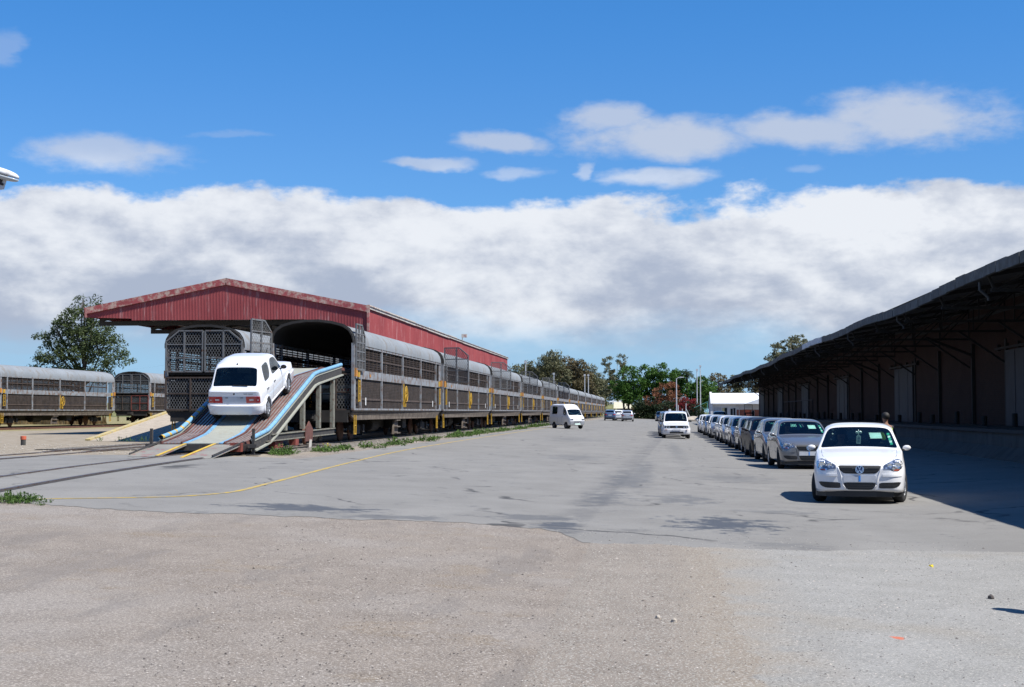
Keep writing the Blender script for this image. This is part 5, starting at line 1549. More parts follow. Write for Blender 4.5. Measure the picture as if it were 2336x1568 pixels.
mb = MB(); mb.prism([(XD-.002, .56), (XD-.002, .05), (XD-.42, .05), (XD-.40, .20)], 'y', WD0, WD1+2); mk('apron_kerb', mb, 'wh_conc', wh)
def zc_(x): return ZEV+(x-XE)*(6.55-ZEV)/(XW+.6-XE)
k = 0; y = 13.2
while y < WD1:
    # truss
    mb = MB()
    mb.beam((XE+.15, y, ZEV-.16), (XW, y, zc_(XW)-.14), .09, .12); mb.beam((XE+.25, y, 5.02), (XW, y, 5.02), .08, .09)
    mb.beam((XE+.2, y, ZEV-.2), (XE+.35, y, 5.02), .07, .07)
    n = 4
    for q in range(n):
        xa = XE+.4+(XW-XE-.4)*q/n; xb = XE+.4+(XW-XE-.4)*(q+1)/n
        mb.beam((xa, y, 5.02), (xb, y, zc_(xb)-.16), .05, .05); mb.beam((xb-.02, y, 5.02), (xb-.02, y, zc_(xb)-.16), .05, .05)
    mb.beam((XW, y, 3.7), (XW-1.9, y, 5.02), .08, .08)
    mk('canopy_truss', mb, 'wh_dark', wh)
    if k % 2 == 0:
        mb = MB(); mb.tube([(XE+.08, y+.6, ZEV-.3), (XE+.08, y+.6, ZEV-.52), (XE+.3, y+.6, ZEV-.72), (XE+.32, y+.6, ZEV-.82)], .042, 8); mk('gutter_outlet', mb, 'wh_pipe', wh)
    k += 1; y += 6.91
mb = MB()
for x in (XE+.5, XE+2.2, XE+3.9): mb.beam((x, WD0, zc_(x)-.09), (x, WD1, zc_(x)-.09), .08, .11)
mb.beam((XW-.02, WD0, 5.9), (XW-.02, WD1, 5.9), .05, .12); mb.box(XW-.03, XW, WD0, WD1, 6.3, 6.45)
mk('purlin', mb, 'wh_dark', wh)
b0 = 55.2-27.7*2
while b0 < WD1:
    if b0 > WD0:
        d = MB(); d.box(XW-.12, XW-.05, b0, b0+3.0, ZP+.01, 4.2); d.box(XW-.14, XW-.12, b0+1.45, b0+1.55, ZP+.05, 4.15)
        for z in (2.1, 3.15): d.box(XW-.135, XW-.12, b0+.05, b0+2.95, z-.03, z+.03)
        dd_ = mk('sliding_door', d, 'wh_door', wh)
        d = MB(); d.box(XW-.105, XW-.035, b0+3.02, b0+6.1, ZP+.01, 4.2); d.box(XW-.125, XW-.105, b0+4.5, b0+4.6, ZP+.05, 4.15)
        mk('sliding_door', d, 'wh_door', wh)
        d = MB(); d.box(XW-.19, XW-.13, b0-1.6, b0+7.6, 4.26, 4.36)
        for q in (-1.4, 0, 2, 4, 6, 7.4): d.box(XW-.13, XW, b0+q-.06, b0+q+.06, 4.22, 4.5)
        mk('door_rail', d, 'wh_dark', wh)
        for q, w_ in ((-.35, .30), (6.35, .25)):
            d = MB(); d.box(XW-.06, XW-.001, b0+q-w_/2, b0+q+w_/2, ZP, 4.7); mk('door_post', d, 'wh_dark', wh)
    for q, diag in ((12.3, True), (20.1, False)):
        if WD0 < b0+q < WD1:
            d = MB(); d.beam((XW-.08, b0+q, ZP), (XW-.08, b0+q, 4.75), .14, .16)
            if diag: d.tube([(XW-.12, b0+q, 4.1), (XW-.15, b0+q, 4.25), (XW-2.2, b0+q-.1, 5.05)], .06, 8)
            mk('downpipe', d, 'wh_dark', wh)
    b0 += 27.65
mb = MB()
# stubs and boxes along the wall foot
rw = random.Random(4); 
for q in range(26):
    y = 42+q*5.1+rw.uniform(-1, 1); h = rw.uniform(.35, .6)
    st = MB(); st.lathe([(.001, 0), (.11, 0), (.11, h), (.09, h+.03), (.001, h+.03)], 'z', 10, (XW-.75+rw.uniform(-.2, .2), y, ZP+.002))
    mk('guard_stub', st, 'wh_dark', wh)
rl = thing('handrail', 'thin steel handrail on the warehouse platform in the shade', 'handrail', (0, 0, 0))
mb = MB(); mb.tube([(XD+.5, 108, ZP), (XD+.5, 108, ZP+1.45), (XD+.5, 132, ZP+1.45), (XD+.5, 132, ZP)], .035, 8); mk('rail', mb, 'wh_dark', rl)
for y in (116, 124): mb = MB(); mb.tube([(XD+.5, y, ZP), (XD+.5, y, ZP+1.42)], .03, 8); mk('post', mb, 'wh_dark', rl)
tr_ = thing('platform_trolley', 'dark hand trolley at the far end of the warehouse platform', 'trolley', (11.9, 186, ZP))
mb = MB(); mb.box(-.5, .7, -1, 1, .35, .5); mk('deck', mb, 'wh_dark', tr_)
mb = MB(); mb.tube([(-.4, 1, .5), (-.4, 1.5, 1.5), (.6, 1.5, 1.5), (.6, 1, .5)], .04); mk('handle', mb, 'wh_pipe', tr_)
for x in (-.4, .6):
    for y in (-.8, .8): mb = MB(); mb.lathe([(.001, -.05), (.18, -.05), (.18, .05), (.001, .05)], 'x', 14, (x, y, .18)); mk('wheel', mb, 'tyre', tr_)

# ================================================================ WHITE OFFICE BUILDING
M['bld_white'] = plain('white painted wall', (.50, .51, .52), .8, var=.05, dirt=(.35, .34, .33), dirt_amt=.3)
M['bld_roof'] = plain('white corrugated roof', (.60, .62, .65), .6, var=.05)
M['win_dark'] = plain('dark window glass', (.02, .025, .03), .1)
M['bld_yel'] = plain('pale yellow curtain', (.45, .42, .22), .8)
M['door_red'] = plain('orange red door', (.45, .10, .05), .6)
M['bld_grey'] = plain('grey garage door', (.30, .32, .35), .7)
ob = thing('office_building', 'low white roofed office with red brick end beyond the warehouse', 'building', (0, 0, 0))
mb = MB(); mb.box(9.9, 14.0, 250, 258, 0, 3.02); mk('wall', mb, 'bld_white', ob)
mb = MB(); mb.box(14.01, 30, 250.0, 258, 0, 2.05); mk('brick_wall', mb, 'bld_brick', ob)
mb = MB(); mb.box(14.01, 30, 250.0, 258, 2.051, 3.02); mk('wall', mb, 'bld_white', ob)
mb = MB(); mb.box(9.6, 9.95, 249.4, 258.4, 0, 3.1); mb.prism([(249.3, 3.1), (254.2, 5.15), (258.5, 3.1)], 'x', 9.6, 9.95); mk('gable_wall', mb, 'bld_white', ob)
mb = MB(); mb.prism([(249.2, 3.03), (249.2, 3.11), (254, 4.93), (258.8, 3.11), (258.8, 3.03)], 'x', 9.96, 31); mk('roof', mb, 'bld_roof', ob)
mb = MB(); mb.prism([(15.2, 3.02), (15.4, 3.1), (20, 4.6), (24.8, 3.1), (25, 3.02)], 'y', 247.6, 252); mk('porch_roof', mb, 'bld_roof', ob)
mb = MB(); mb.box(9.96, 31, 249.1, 249.2, 2.98, 3.14); mk('gutter', mb, 'bld_white', ob)
mb = MB(); mb.box(10.25, 11.4, 249.93, 249.99, .05, 2.4); mk('garage_door', mb, 'bld_grey', ob)
for x0, x1, z0, z1, mt in ((11.6, 11.95, .8, 2.3, 'bld_yel'), (12.0, 12.4, .6, 2.35, 'win_dark'), (13.0, 13.35, .8, 2.2, 'win_dark'), (13.5, 13.8, .6, 2.3, 'win_dark'), (16.6, 17.0, .7, 1.9, 'win_dark')):
    f = MB(); f.box(x0-.05, x1+.05, 249.95, 249.995, z0-.05, z1+.05); ff = mk('window', f, 'bld_grey', ob); p = MB(); p.box(x0, x1, 249.92, 249.95, z0, z1); mk('pane', p, mt, ff)
mb = MB(); mb.box(15.5, 16.2, 249.9, 249.98, .05, 2.0); mk('door', mb, 'door_red', ob)
mb = MB(); mb.box(15.3, 16.4, 248.9, 249.97, 2.2, 2.32); mk('door_canopy', mb, 'bld_white', ob)
mb = MB(); mb.tube([(13.9, 249.9, 3.0), (14.4, 249.7, 2.7), (14.45, 249.85, 2.5), (14.45, 249.85, .1)], .05, 8); mk('downpipe', mb, 'bld_white', ob)
hut = thing('small_hut', 'small brick hut with cream roof below the grass bank', 'hut', (0, 0, 0))
M['cream_roof'] = plain('cream tiled roof', (.46, .43, .33), .8); M['tan_brick'] = brick('tan brick', (.24, .13, .08), (.20, .11, .075), (.22, .18, .14))
mb = MB(); mb.box(-8.4, -3.4, 331, 335, 0, 2.6); mk('wall', mb, 'tan_brick', hut)
mb = MB(); mb.prism([(329.9, 2.45), (332.8, 3.95), (335.6, 2.5)], 'x', -9.2, -5.2); mk('roof', mb, 'cream_roof', hut)
for x in (-9.0, -7.9, -6.2, -5.4): mb = MB(); mb.box(x-.08, x+.08, 330.0, 330.16, .1, 2.5); mk('veranda_post', mb, 'door_red' if x < -8.5 else 'tan_brick', hut)
mb = MB(); mb.box(-7.6, -6.9, 330.95, 330.99, .2, 2.2); mk('door', mb, 'wh_dark', hut)

# grass bank behind the end of the train
M['bank'] = plain('dry grass bank', (.12, .12, .045), .95, var=.4, scale=.8)
mb = MB(); xs_ = [-200, -60, -30, -14, -7, -2, 6]; hs_ = [4.2, 4.2, 3.9, 3.72, 3.72, 2.4, .2]
prv = None
for x, h in zip(xs_, hs_):
    cur = mb.V((x, 372, .0), (x, 392, h), (x, 440, h+.3), (x, 620, h+1))
    if prv is not None:
        for q in range(3): mb.F(prv+q, cur+q, cur+q+1, prv+q+1)
    prv = cur
struct(mk('grass_bank', mb, 'bank'))

# ================================================================ TREES
def leaf_mat(name, c1, c2, trans=.25):
    m, N, b = new_mat(name); t = m.node_tree
    g = N.n('ShaderNodeNewGeometry'); r = g.outputs['Random Per Island']; n = N.noise(coords(N), .5, 3)
    c = N.mix(N.m('ADD', N.mul(r, .7), N.mul(N.sub(n, .35), 1.2), clamp=True), c1, c2)
    setp(N, b, c, .65, spec=.25)
    tl = N.n('ShaderNodeBsdfTranslucent'); N.put(tl.inputs[0], c); mx = N.n('ShaderNodeMixShader'); mx.inputs[0].default_value = trans
    t.links.new(b.outputs[0], mx.inputs[1]); t.links.new(tl.outputs[0], mx.inputs[2]); t.links.new(mx.outputs[0], t.nodes['Material Output'].inputs[0]); return m
M['leaf_pine'] = leaf_mat('dark olive needles', (.030, .052, .020), (.085, .110, .040))
M['leaf_euc'] = leaf_mat('grey green eucalyptus leaves', (.070, .078, .040), (.19, .185, .105))
M['leaf_euc2'] = leaf_mat('brownish eucalyptus leaves', (.080, .070, .036), (.19, .15, .078))
M['leaf_green'] = leaf_mat('bright green leaves', (.018, .056, .010), (.078, .165, .022))
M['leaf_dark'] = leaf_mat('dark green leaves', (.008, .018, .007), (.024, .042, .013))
M['leaf_orange'] = leaf_mat('orange bracts', (.12, .055, .028), (.25, .10, .05))
M['leaf_red'] = leaf_mat('red bracts', (.10, .012, .016), (.25, .03, .03))
M['leaf_weed'] = leaf_mat('weed leaves', (.035, .075, .015), (.10, .17, .035))
M['petal'] = plain('yellow petals', (.65, .50, .02), .7)
M['bark'] = plain('grey brown bark', (.07, .058, .045), .95, var=.3, scale=4)
M['bark_pale'] = plain('pale eucalyptus bark', (.26, .22, .17), .9, var=.25, scale=3)
def leaves(mb, r, c, rad, n, size, stretch=1.0, droop=0):
    for _ in range(n):
        while True:
            d = Vector((r.uniform(-1, 1), r.uniform(-1, 1), r.uniform(-1, 1)))
            if d.length < 1: break
        p = Vector(c)+Vector((d.x*rad[0], d.y*rad[1], d.z*rad[2]))
        a = Vector((r.gauss(0, 1), r.gauss(0, 1), r.gauss(0, 1)-droop)).normalized(); b_ = a.cross(Vector((r.gauss(0, 1), r.gauss(0, 1), r.gauss(0, 1)))).normalized()
        s = size*r.uniform(.6, 1.3); a *= s*stretch; b_ *= s*.55
        i = mb.V(p-a*.5, p+b_*.5, p+a*.5, p-b_*.5); mb.F(i, i+1, i+2, i+3)
def crown_mesh(r, blobs, clusters, per, crad, size, stretch=1.0, droop=0, shell=.55):
    mb = MB(); tot = sum(b[3]*b[4]*b[5] for b in blobs)**1.0
    for b_ in blobs:
        n = max(3, int(clusters*(b_[3]*b_[4]*b_[5])/tot))
        for _ in range(n):
            d = Vector((r.gauss(0, 1), r.gauss(0, 1), r.gauss(0, 1))).normalized()*(shell+(1-shell)*r.random()**.6) * (1 if r.random() > .12 else 1.12)
            c = (b_[0]+d.x*b_[3], b_[1]+d.y*b_[4], b_[2]+d.z*b_[5]); q = r.uniform(.6, 1.35)
            leaves(mb, r, c, (crad*q, crad*q, crad*q*.7), int(per*q), size, stretch, droop)
    return mb
def tree(name, label, cat, base, blobs, mat, bark='bark', clusters=120, per=22, crad=.8, size=.4, seed=1, group=None, stretch=1.0, droop=0, tr=.35, shell=.55, trunk=True):
    """blobs: (dx,dy,z,rx,ry,rz) relative to the base"""
    r = random.Random(seed); t = thing(name, label, cat, base, 0, group)
    mk('crown', crown_mesh(r, blobs, clusters, per, crad, size, stretch, droop, shell), mat, t, fixn=False)
    if trunk:
        mb = MB(); top = max(b[2] for b in blobs); 
        mb.tube([(0, 0, -.3), (r.uniform(-.2, .2), 0, top*.3), (r.uniform(-.4, .4), r.uniform(-.3, .3), top*.62), (0, 0, top)], tr, 9, r2=tr*.15)
        for b_ in blobs:
            s0 = Vector((0, 0, min(top*.75, b_[2]*r.uniform(.35, .6)))); e = Vector((b_[0], b_[1], b_[2])); m_ = s0.lerp(e, .5)+Vector((0, 0, -.3))
            mb.tube([s0, m_, e], tr*.42, 6, r2=tr*.1)
            for _ in range(4):
                d = Vector((r.gauss(0, 1), r.gauss(0, 1), abs(r.gauss(0, .7)))).normalized(); mb.tube([m_.lerp(e, .5), e+Vector((d.x*b_[3]*.8, d.y*b_[4]*.8, d.z*b_[5]*.8))], tr*.16, 5, r2=tr*.04)
        mk('trunk', mb, bark, t, smooth=True)
    return t
# left tree behind the wagons
tree('broad_tree', 'broad dark tree behind the far left wagons', 'tree', (-61.0, 150, .5),
     [(1.2, 0, 12.0, 1.1, 1.1, 1.6), (-.6, 0, 10.6, 2.2, 2.0, 1.5), (.9, .3, 9.6, 2.3, 2.2, 1.6), (-2.4, 0, 9.0, 2.0, 1.8, 1.3), (2.4, 0, 8.6, 1.8, 1.6, 1.3), (-4.6, 0, 9.3, .8, .8, 1.0),
      (-3.9, 0, 7.3, 2.0, 1.8, 1.1), (-.4, 0, 7.4, 2.4, 2.2, 1.3), (3.4, 0, 6.9, 2.0, 1.8, 1.1), (-6.1, 0, 5.6, 1.8, 1.4, .8), (-2.4, 0, 5.4, 2.4, 2.0, .9), (1.5, 0, 5.2, 2.2, 2.0, .9), (-.4, .2, 12.9, .8, .8, .9), (-3.1, 0, 10.4, .9, .9, .8)],
     'leaf_pine', clusters=400, per=46, crad=.60, size=.21, seed=5, tr=.34, shell=.3, stretch=1.5)
EG = 'tall eucalyptus trees beyond the end of the train'
eu = [(-33.5, 350, 12.2, 'leaf_euc', 'leftmost grey green eucalyptus, rising just right of the red shed'), (-30, 347, 13.5, 'leaf_euc', 'second eucalyptus from the red shed'), (-27, 352, 13.2, 'leaf_euc', 'third eucalyptus from the red shed, part of the dense group'), (-23.6, 346, 16.2, 'leaf_euc', 'tallest peaked eucalyptus of the group beyond the train'),
      (-20.5, 350, 14.6, 'leaf_euc2', 'brownish eucalyptus right of the tallest one'), (-17.8, 348, 13.6, 'leaf_euc2', 'second brownish eucalyptus beyond the train'), (-15.2, 352, 12.6, 'leaf_euc', 'rounded eucalyptus left of the gap of sky'), (-16.4, 440, 12.6, 'leaf_euc', 'low eucalyptus in the gap of sky above the white car'), (-36.5, 356, 11.5, 'leaf_euc', 'eucalyptus partly behind the end of the red shed')]
for k, (x, y, h, mt, lab) in enumerate(eu):
    rt_ = random.Random(60+k); bl = [(rt_.uniform(-.5, .5), 0, h-1.5, 1.7, 1.4, 1.7), (rt_.uniform(-1.4, 1.4), 0, h-3.2, 2.1, 1.6, 1.9)]
    for q in range(10):
        zz = rt_.uniform(1.8, h-3); bl.append((rt_.uniform(-2.3, 2.3), rt_.uniform(-1.2, 1.2), zz, rt_.uniform(1.5, 2.3), 1.7, rt_.uniform(1.4, 2.2)))
    tree('eucalyptus_tree', lab, 'tree', (x, y, .5), bl, mt, 'bark_pale', 330, 30, .85, .40, 60+k, EG, 1.5, .5, .3)
tree('eucalyptus_tree', 'slender open crowned eucalyptus standing clear against the sky left of the green tree', 'tree', (-8.6, 344, .4),
     [(-2.4, 0, 13.3, 1.3, 1.2, 1.2), (-2.2, 0, 10.5, 1.3, 1.2, 1.4), (.8, 0, 13.5, 1.2, 1.1, 1.5), (1.8, 0, 11.3, 1.4, 1.2, 1.3), (-.4, 0, 8.2, 1.8, 1.4, 1.4), (1.9, 0, 8.6, 1.3, 1.2, 1.2), (-2.4, 0, 6.5, 1.6, 1.3, 1.4)], 'leaf_euc', 'bark_pale', 130, 22, .55, .38, 81, EG, 1.7, .6, .22)
tree('eucalyptus_tree', 'dark blue green eucalyptus low beside the hut', 'tree', (-12.2, 444, 3.5), [(0, 0, 7, 2.2, 1.8, 2.4), (1.5, 0, 4.5, 2.4, 1.8, 2.2), (-1.5, 0, 4.2, 2.4, 1.8, 2.2)], 'leaf_pine', 'bark_pale', 110, 24, .7, .4, 82, EG, 1.5, .5, .25)
GG = 'bright green trees at the end of the yard'
gr_ = [(-5.6, 322, [(0, 0, 9.4, 2.2, 2, 2.2), (-1.8, 0, 7.2, 2.2, 2, 1.8), (1.6, 0, 7.4, 2.4, 2, 2), (.2, 0, 4.8, 2.8, 2.2, 1.8), (-1.2, -1, 4.6, 1.8, 1.6, 1.3)], 'big bright green tree left of the orange shrub'),
       (-1.8, 324, [(0, 0, 9.9, 2.0, 2, 1.9), (1.2, 0, 7.6, 2.4, 2, 2), (-1.2, 0, 6.6, 2.2, 2, 2), (0, 0, 4.2, 2.6, 2, 1.6)], 'bright green tree standing second in the green group'),
       (1.6, 323, [(0, 0, 10.6, 1.9, 1.8, 1.8), (-1.2, 0, 8.4, 2, 1.8, 1.8), (1.8, 0, 8.6, 2, 1.8, 1.8), (.2, 0, 6, 2.6, 2, 2)], 'tallest bright green tree above the orange shrub'),
       (5.2, 325, [(0, 0, 9.2, 1.8, 1.8, 1.6), (1.2, 0, 6.8, 2, 1.8, 1.9), (-1, 0, 6.2, 2, 1.8, 1.8)], 'bright green tree beside the palm'),
       (9.6, 318, [(.6, 0, 7.6, 1.5, 1.5, 1.7), (-.8, 0, 6, 1.9, 1.6, 1.7), (1.8, 0, 5.6, 1.7, 1.6, 1.8), (.2, 0, 3.4, 2.2, 1.8, 1.7)], 'bright green tree nearest the white roofed office'),
       (12.3, 322, [(0, 0, 6.6, 1.3, 1.3, 1.5), (0, 0, 4.4, 1.7, 1.5, 1.8)], 'small bright green tree behind the office gable'),
       (-6.6, 322, [(0, 0, 6.6, 1.6, 1.5, 1.2), (1.2, 0, 4.6, 1.4, 1.5, 1.0)], 'low bright green tree overhanging the hut roof')]
for k, (x, y, bl, lab) in enumerate(gr_):
    tree('green_tree', lab, 'tree', (x, y, .2), bl, 'leaf_green', 'bark', 190 if k < 5 else 80, 30, .7, .40, 20+k, GG, 1.2, .2, .3, shell=.7)
# palm
pm = thing('palm_tree', 'palm crown showing above the green trees near the right lamp posts', 'palm', (7.2, 322, .2))
mb = MB(); mb.tube([(0, 0, 0), (.1, 0, 5), (0, 0, 10.2)], .22, 9, r2=.17); mk('trunk', mb, 'bark', pm)
mb = MB(); rp = random.Random(9)
for k in range(34):
    a = rp.uniform(0, 2*pi); e0 = rp.uniform(-.2, 1.2); L = rp.uniform(1.6, 2.1); P = []
    for q in range(7):
        s = q/6*L; P.append(Vector((cos(a)*s*cos(e0), sin(a)*s*cos(e0), 10.2+s*sin(e0)-.28*s*s)))
    for u, w_ in zip(P, P[1:]):
        d = (w_-u); sd_ = Vector((-sin(a), cos(a), 0))
        for s in (-1, 1):
            for z in range(3):
                o = u.lerp(w_, z/3); i = mb.V(o, o+d*.3, o+d*.55+sd_*s*.42+Vector((0, 0, -.16))); mb.F(i, i+1, i+2)
mk('fronds', mb, 'leaf_dark', pm, fixn=False)
tree('flowering_shrub', 'tall orange leafed shrub in front of the green trees', 'shrub', (2.5, 304, .1), [(0, 0, 5.8, 2.6, 1.8, 1.9), (-2.6, 0, 4.4, 1.9, 1.6, 1.6), (2.4, 0, 4.6, 1.8, 1.6, 1.5), (.2, 0, 3.6, 2.6, 1.8, 1.6), (1, 0, 7, 1.4, 1.2, .9)], 'leaf_orange', clusters=150, per=24, crad=.6, size=.34, seed=31, tr=.15, shell=.6)
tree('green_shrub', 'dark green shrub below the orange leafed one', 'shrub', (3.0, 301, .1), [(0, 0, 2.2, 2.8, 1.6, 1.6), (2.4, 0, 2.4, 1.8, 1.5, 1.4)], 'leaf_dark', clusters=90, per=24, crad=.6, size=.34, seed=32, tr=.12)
tree('flowering_shrub', 'crimson red shrub right of the lamp post', 'shrub', (6.9, 299, .1), [(0, 0, 3.5, 1.6, 1.3, 1.2), (1.4, 0, 2.6, 1.5, 1.3, 1.1), (-1.3, 0, 2.5, 1.4, 1.3, 1.1)], 'leaf_red', clusters=90, per=24, crad=.45, size=.30, seed=33, tr=.1)
tree('round_shrub', 'dark brown rounded shrub before the crimson one', 'shrub', (7.8, 275, .05), [(0, 0, 1.6, 1.1, 1.0, 1.5)], 'leaf_dark', clusters=60, per=26, crad=.4, size=.26, seed=34, tr=.1)
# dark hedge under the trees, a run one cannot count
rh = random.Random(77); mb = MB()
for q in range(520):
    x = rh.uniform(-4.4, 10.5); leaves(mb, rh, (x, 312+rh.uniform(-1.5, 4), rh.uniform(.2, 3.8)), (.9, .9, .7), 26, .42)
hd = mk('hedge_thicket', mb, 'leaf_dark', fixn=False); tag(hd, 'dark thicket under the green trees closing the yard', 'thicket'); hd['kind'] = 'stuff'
# far olive trees
OG = 'olive trees beyond the office'
for k, (x, y, h, lab) in enumerate([(17.6, 402, 12.6, 'rounded olive brown tree left of the warehouse canopy tip'), (22.5, 405, 11.4, 'olive brown tree seen through the canopy end'), (28, 400, 10.5, 'olive brown tree beyond the office roof'), (13.5, 404, 10, 'lower olive brown tree above the office gable'), (34, 402, 10, 'olive brown tree hidden mostly by the warehouse end')]):
    rt_ = random.Random(90+k); bl = [(rt_.uniform(-2, 2), 0, rt_.uniform(h*.35, h-1.8), rt_.uniform(2, 3), 2, rt_.uniform(1.6, 2.2)) for _ in range(7)]+[(0, 0, h-1.8, 2.4, 2, 1.8)]
    tree('olive_tree', lab, 'tree', (x, y, .3), bl, 'leaf_euc2' if k % 2 == 0 else 'leaf_euc', 'bark', 110, 26, .9, .5, 90+k, OG, 1.3)
tree('eucalyptus_tree', 'big eucalyptus rising behind the warehouse canopy', 'tree', (24.5, 264, .2), [(1.2, 0, 13.9, 1.8, 1.5, 1.6), (-1.5, 0, 12.6, 2.0, 1.6, 1.8), (3.3, 0, 12.9, 1.2, 1.1, 1.3), (-2.8, 0, 10.4, 2.0, 1.5, 1.8), (.8, 0, 10.8, 2.4, 1.8, 1.8), (2.8, 0, 10.5, 1.6, 1.3, 1.5), (-4.6, 0, 9.0, 1.0, 1.0, 1.0)], 'leaf_euc', 'bark_pale', 210, 34, .55, .32, 55, None, 1.5, .4, .28)
# strip of reeds and dry brush behind the far left wagons
mb = MB(); rh = random.Random(8)
for q in range(900):
    x = rh.uniform(-78, -52); y = 128+rh.uniform(-2, 6); h = rh.uniform(1.6, 3.2)
    for _ in range(9):
        a = Vector((x+rh.uniform(-.3, .3), y, .5)); b_ = a+Vector((rh.uniform(-.5, .5), rh.uniform(-.3, .3), h*rh.uniform(.6, 1.1))); w_ = Vector((.05, 0, 0))
        i = mb.V(a-w_, a+w_, b_); mb.F(i, i+1, i+2)
M['reed'] = leaf_mat('dry reeds', (.20, .14, .07), (.34, .25, .13)); rd = mk('reed_bed', mb, 'reed', fixn=False); tag(rd, 'tan dry reeds behind the far left wagons', 'reeds'); rd['kind'] = 'stuff'

# ---------------------------------------------------------------- weeds
def weeds(name, pts, mat='leaf_weed', seed=1, h=.25, n=26, flowers=0):
    r = random.Random(seed); mb = MB()
    for (x, y, s) in pts:
        for _ in range(n):
            a = r.uniform(0, 2*pi); L = h*s*r.uniform(.4, 1.2); el_ = r.uniform(.3, 1.4); b0_ = Vector((x+r.gauss(0, .10*s), y+r.gauss(0, .10*s), gz(x)))
            d = Vector((cos(a)*cos(el_), sin(a)*cos(el_), sin(el_)))*L; sd_ = Vector((-sin(a), cos(a), 0))*.010*s
            i = mb.V(b0_, b0_+d*.5+sd_, b0_+d, b0_+d*.5-sd_); mb.F(i, i+1, i+2, i+3)
            leaves(mb, r, b0_+d*r.uniform(.4, 1), (.04*s, .04*s, .03*s), 4, .05*s)
        if flowers and r.random() < flowers:
            mb.cur = 1
            for _ in range(5):
                p = Vector((x+r.gauss(0, .15*s), y+r.gauss(0, .15*s), gz(x)+h*s*r.uniform(.8, 1.2)));
                leaves(mb, r, p, (.02, .02, .02), 3, .06)
            mb.cur = 0
    return mk(name, mb, [mat, 'petal'], fixn=False)
rz = random.Random(12); P = []
for q in range(210):
    y = 43+(rz.random()**1.5)*150; x = -9.55-abs(rz.gauss(0, .35))+(-.35 if y < 60 else .0); x = -10.1+rz.gauss(0, .22) if y < 48 else (-9.7+rz.gauss(0, .22)); P.append((x, y, rz.choice([.4, .5, .7, .9, 1.3])*(1+y/180)))
w_ = weeds('verge_weeds', P, seed=2, n=20, flowers=.03, h=.15); tag(w_, 'strip of low green weeds between the train and the yellow line', 'weeds'); w_['kind'] = 'stuff'
P = [(-8.98+rz.gauss(0, .25), 19.4+rz.gauss(0, .25), rz.uniform(.3, .9)) for _ in range(15)]
tag(weeds('weed_clump', P, seed=3, h=.2, n=22), 'green weed clump at the left edge where the asphalt ends', 'weeds')
P = [(-10.35+rz.gauss(0, .2), 39.9+rz.gauss(0, .3), rz.uniform(.7, 1.3)) for _ in range(8)]
tag(weeds('flowering_weed', P, seed=4, h=.25, n=26, flowers=.5), 'yellow flowering weed clump under the foot of the ramp', 'weeds')
for k, (x, y) in enumerate([(-21.5, 54.6), (-20.5, 54.2), (-19.9, 53.7), (-19.4, 53.4)]):
    tag(weeds('weed_clump', [(x+rz.gauss(0, .06), y+rz.gauss(0, .06), .8) for _ in range(2)], seed=10+k, h=.32, n=8), 'thin green weed at the foot of the concrete ramp, %s from the left' % NUM[k], 'weeds')

# ---------------------------------------------------------------- concrete side ramp, marker, kerb
M['conc'] = plain('pale dusty concrete', (.33, .285, .23), .9, var=.08, dirt=(.22, .18, .14), dirt_amt=.3)
M['conc_yellow'] = plain('faded yellow kerb paint', (.38, .30, .12), .9, var=.2, dirt=(.3, .27, .22), dirt_amt=.5)
cr_ = thing('concrete_ramp', 'pale concrete vehicle ramp with yellow edge left of the wagons', 'ramp', (0, 0, 0))
mb = MB()
Y0, Y1, Y2 = 55.7, 64.5, 69.0
P = [(-22.45, Y0, .53), (-18.75, Y0-1.6, .53), (-18.75, Y1, 1.68), (-22.1, Y1, 1.68), (-22.0, Y2, 1.70), (-18.75, Y2, 1.70)]
i = mb.V(*P); mb.F(i, i+1, i+2, i+3); mb.F(i+3, i+2, i+5, i+4)
j = mb.V(*[(p[0], p[1], .3) for p in P]); mb.F(i, i+3, j+3, j); mb.F(i+3, i+4, j+4, j+3); mb.F(i+1, j+1, j+2, i+2); mb.F(i+2, j+2, j+5, i+5); mb.F(i+4, i+5, j+5, j+4)
mk('slope', mb, 'conc', cr_)
mb = MB(); mb.beam((-22.42, Y0, .56), (-22.08, Y1, 1.71), .22, .06); mb.beam((-22.08, Y1, 1.71), (-22.0, Y2, 1.73), .22, .06); mk('edge_kerb', mb, 'conc_yellow', cr_)
mb = MB(); mb.quad((-22.45, Y0, .526), (-18.6, 53.2, .526), (-15.2, 49.6, .526), (-15.2, 56, .526)); mb.quad((-22.45, Y0, .526), (-15.2, 56, .526), (-18.75, 57, .526), (-20, 57, .526)); 
struct(mk('pavement', mb, 'conc'))
mk_ = thing('marker_post', 'short red topped marker post beside the far track at the left', 'post', (-21.7, 48.2, .52))
mb = MB(); mb.lathe([(.001, 0), (.085, 0), (.085, .19), (.001, .19)], 'z', 12); mk('base', mb, 'wh_conc', mk_)
mb = MB(); mb.lathe([(.09, .19), (.10, .20), (.10, .31), (.06, .32), (.001, .32)], 'z', 12); mk('cap', mb, 'door_red', mk_)
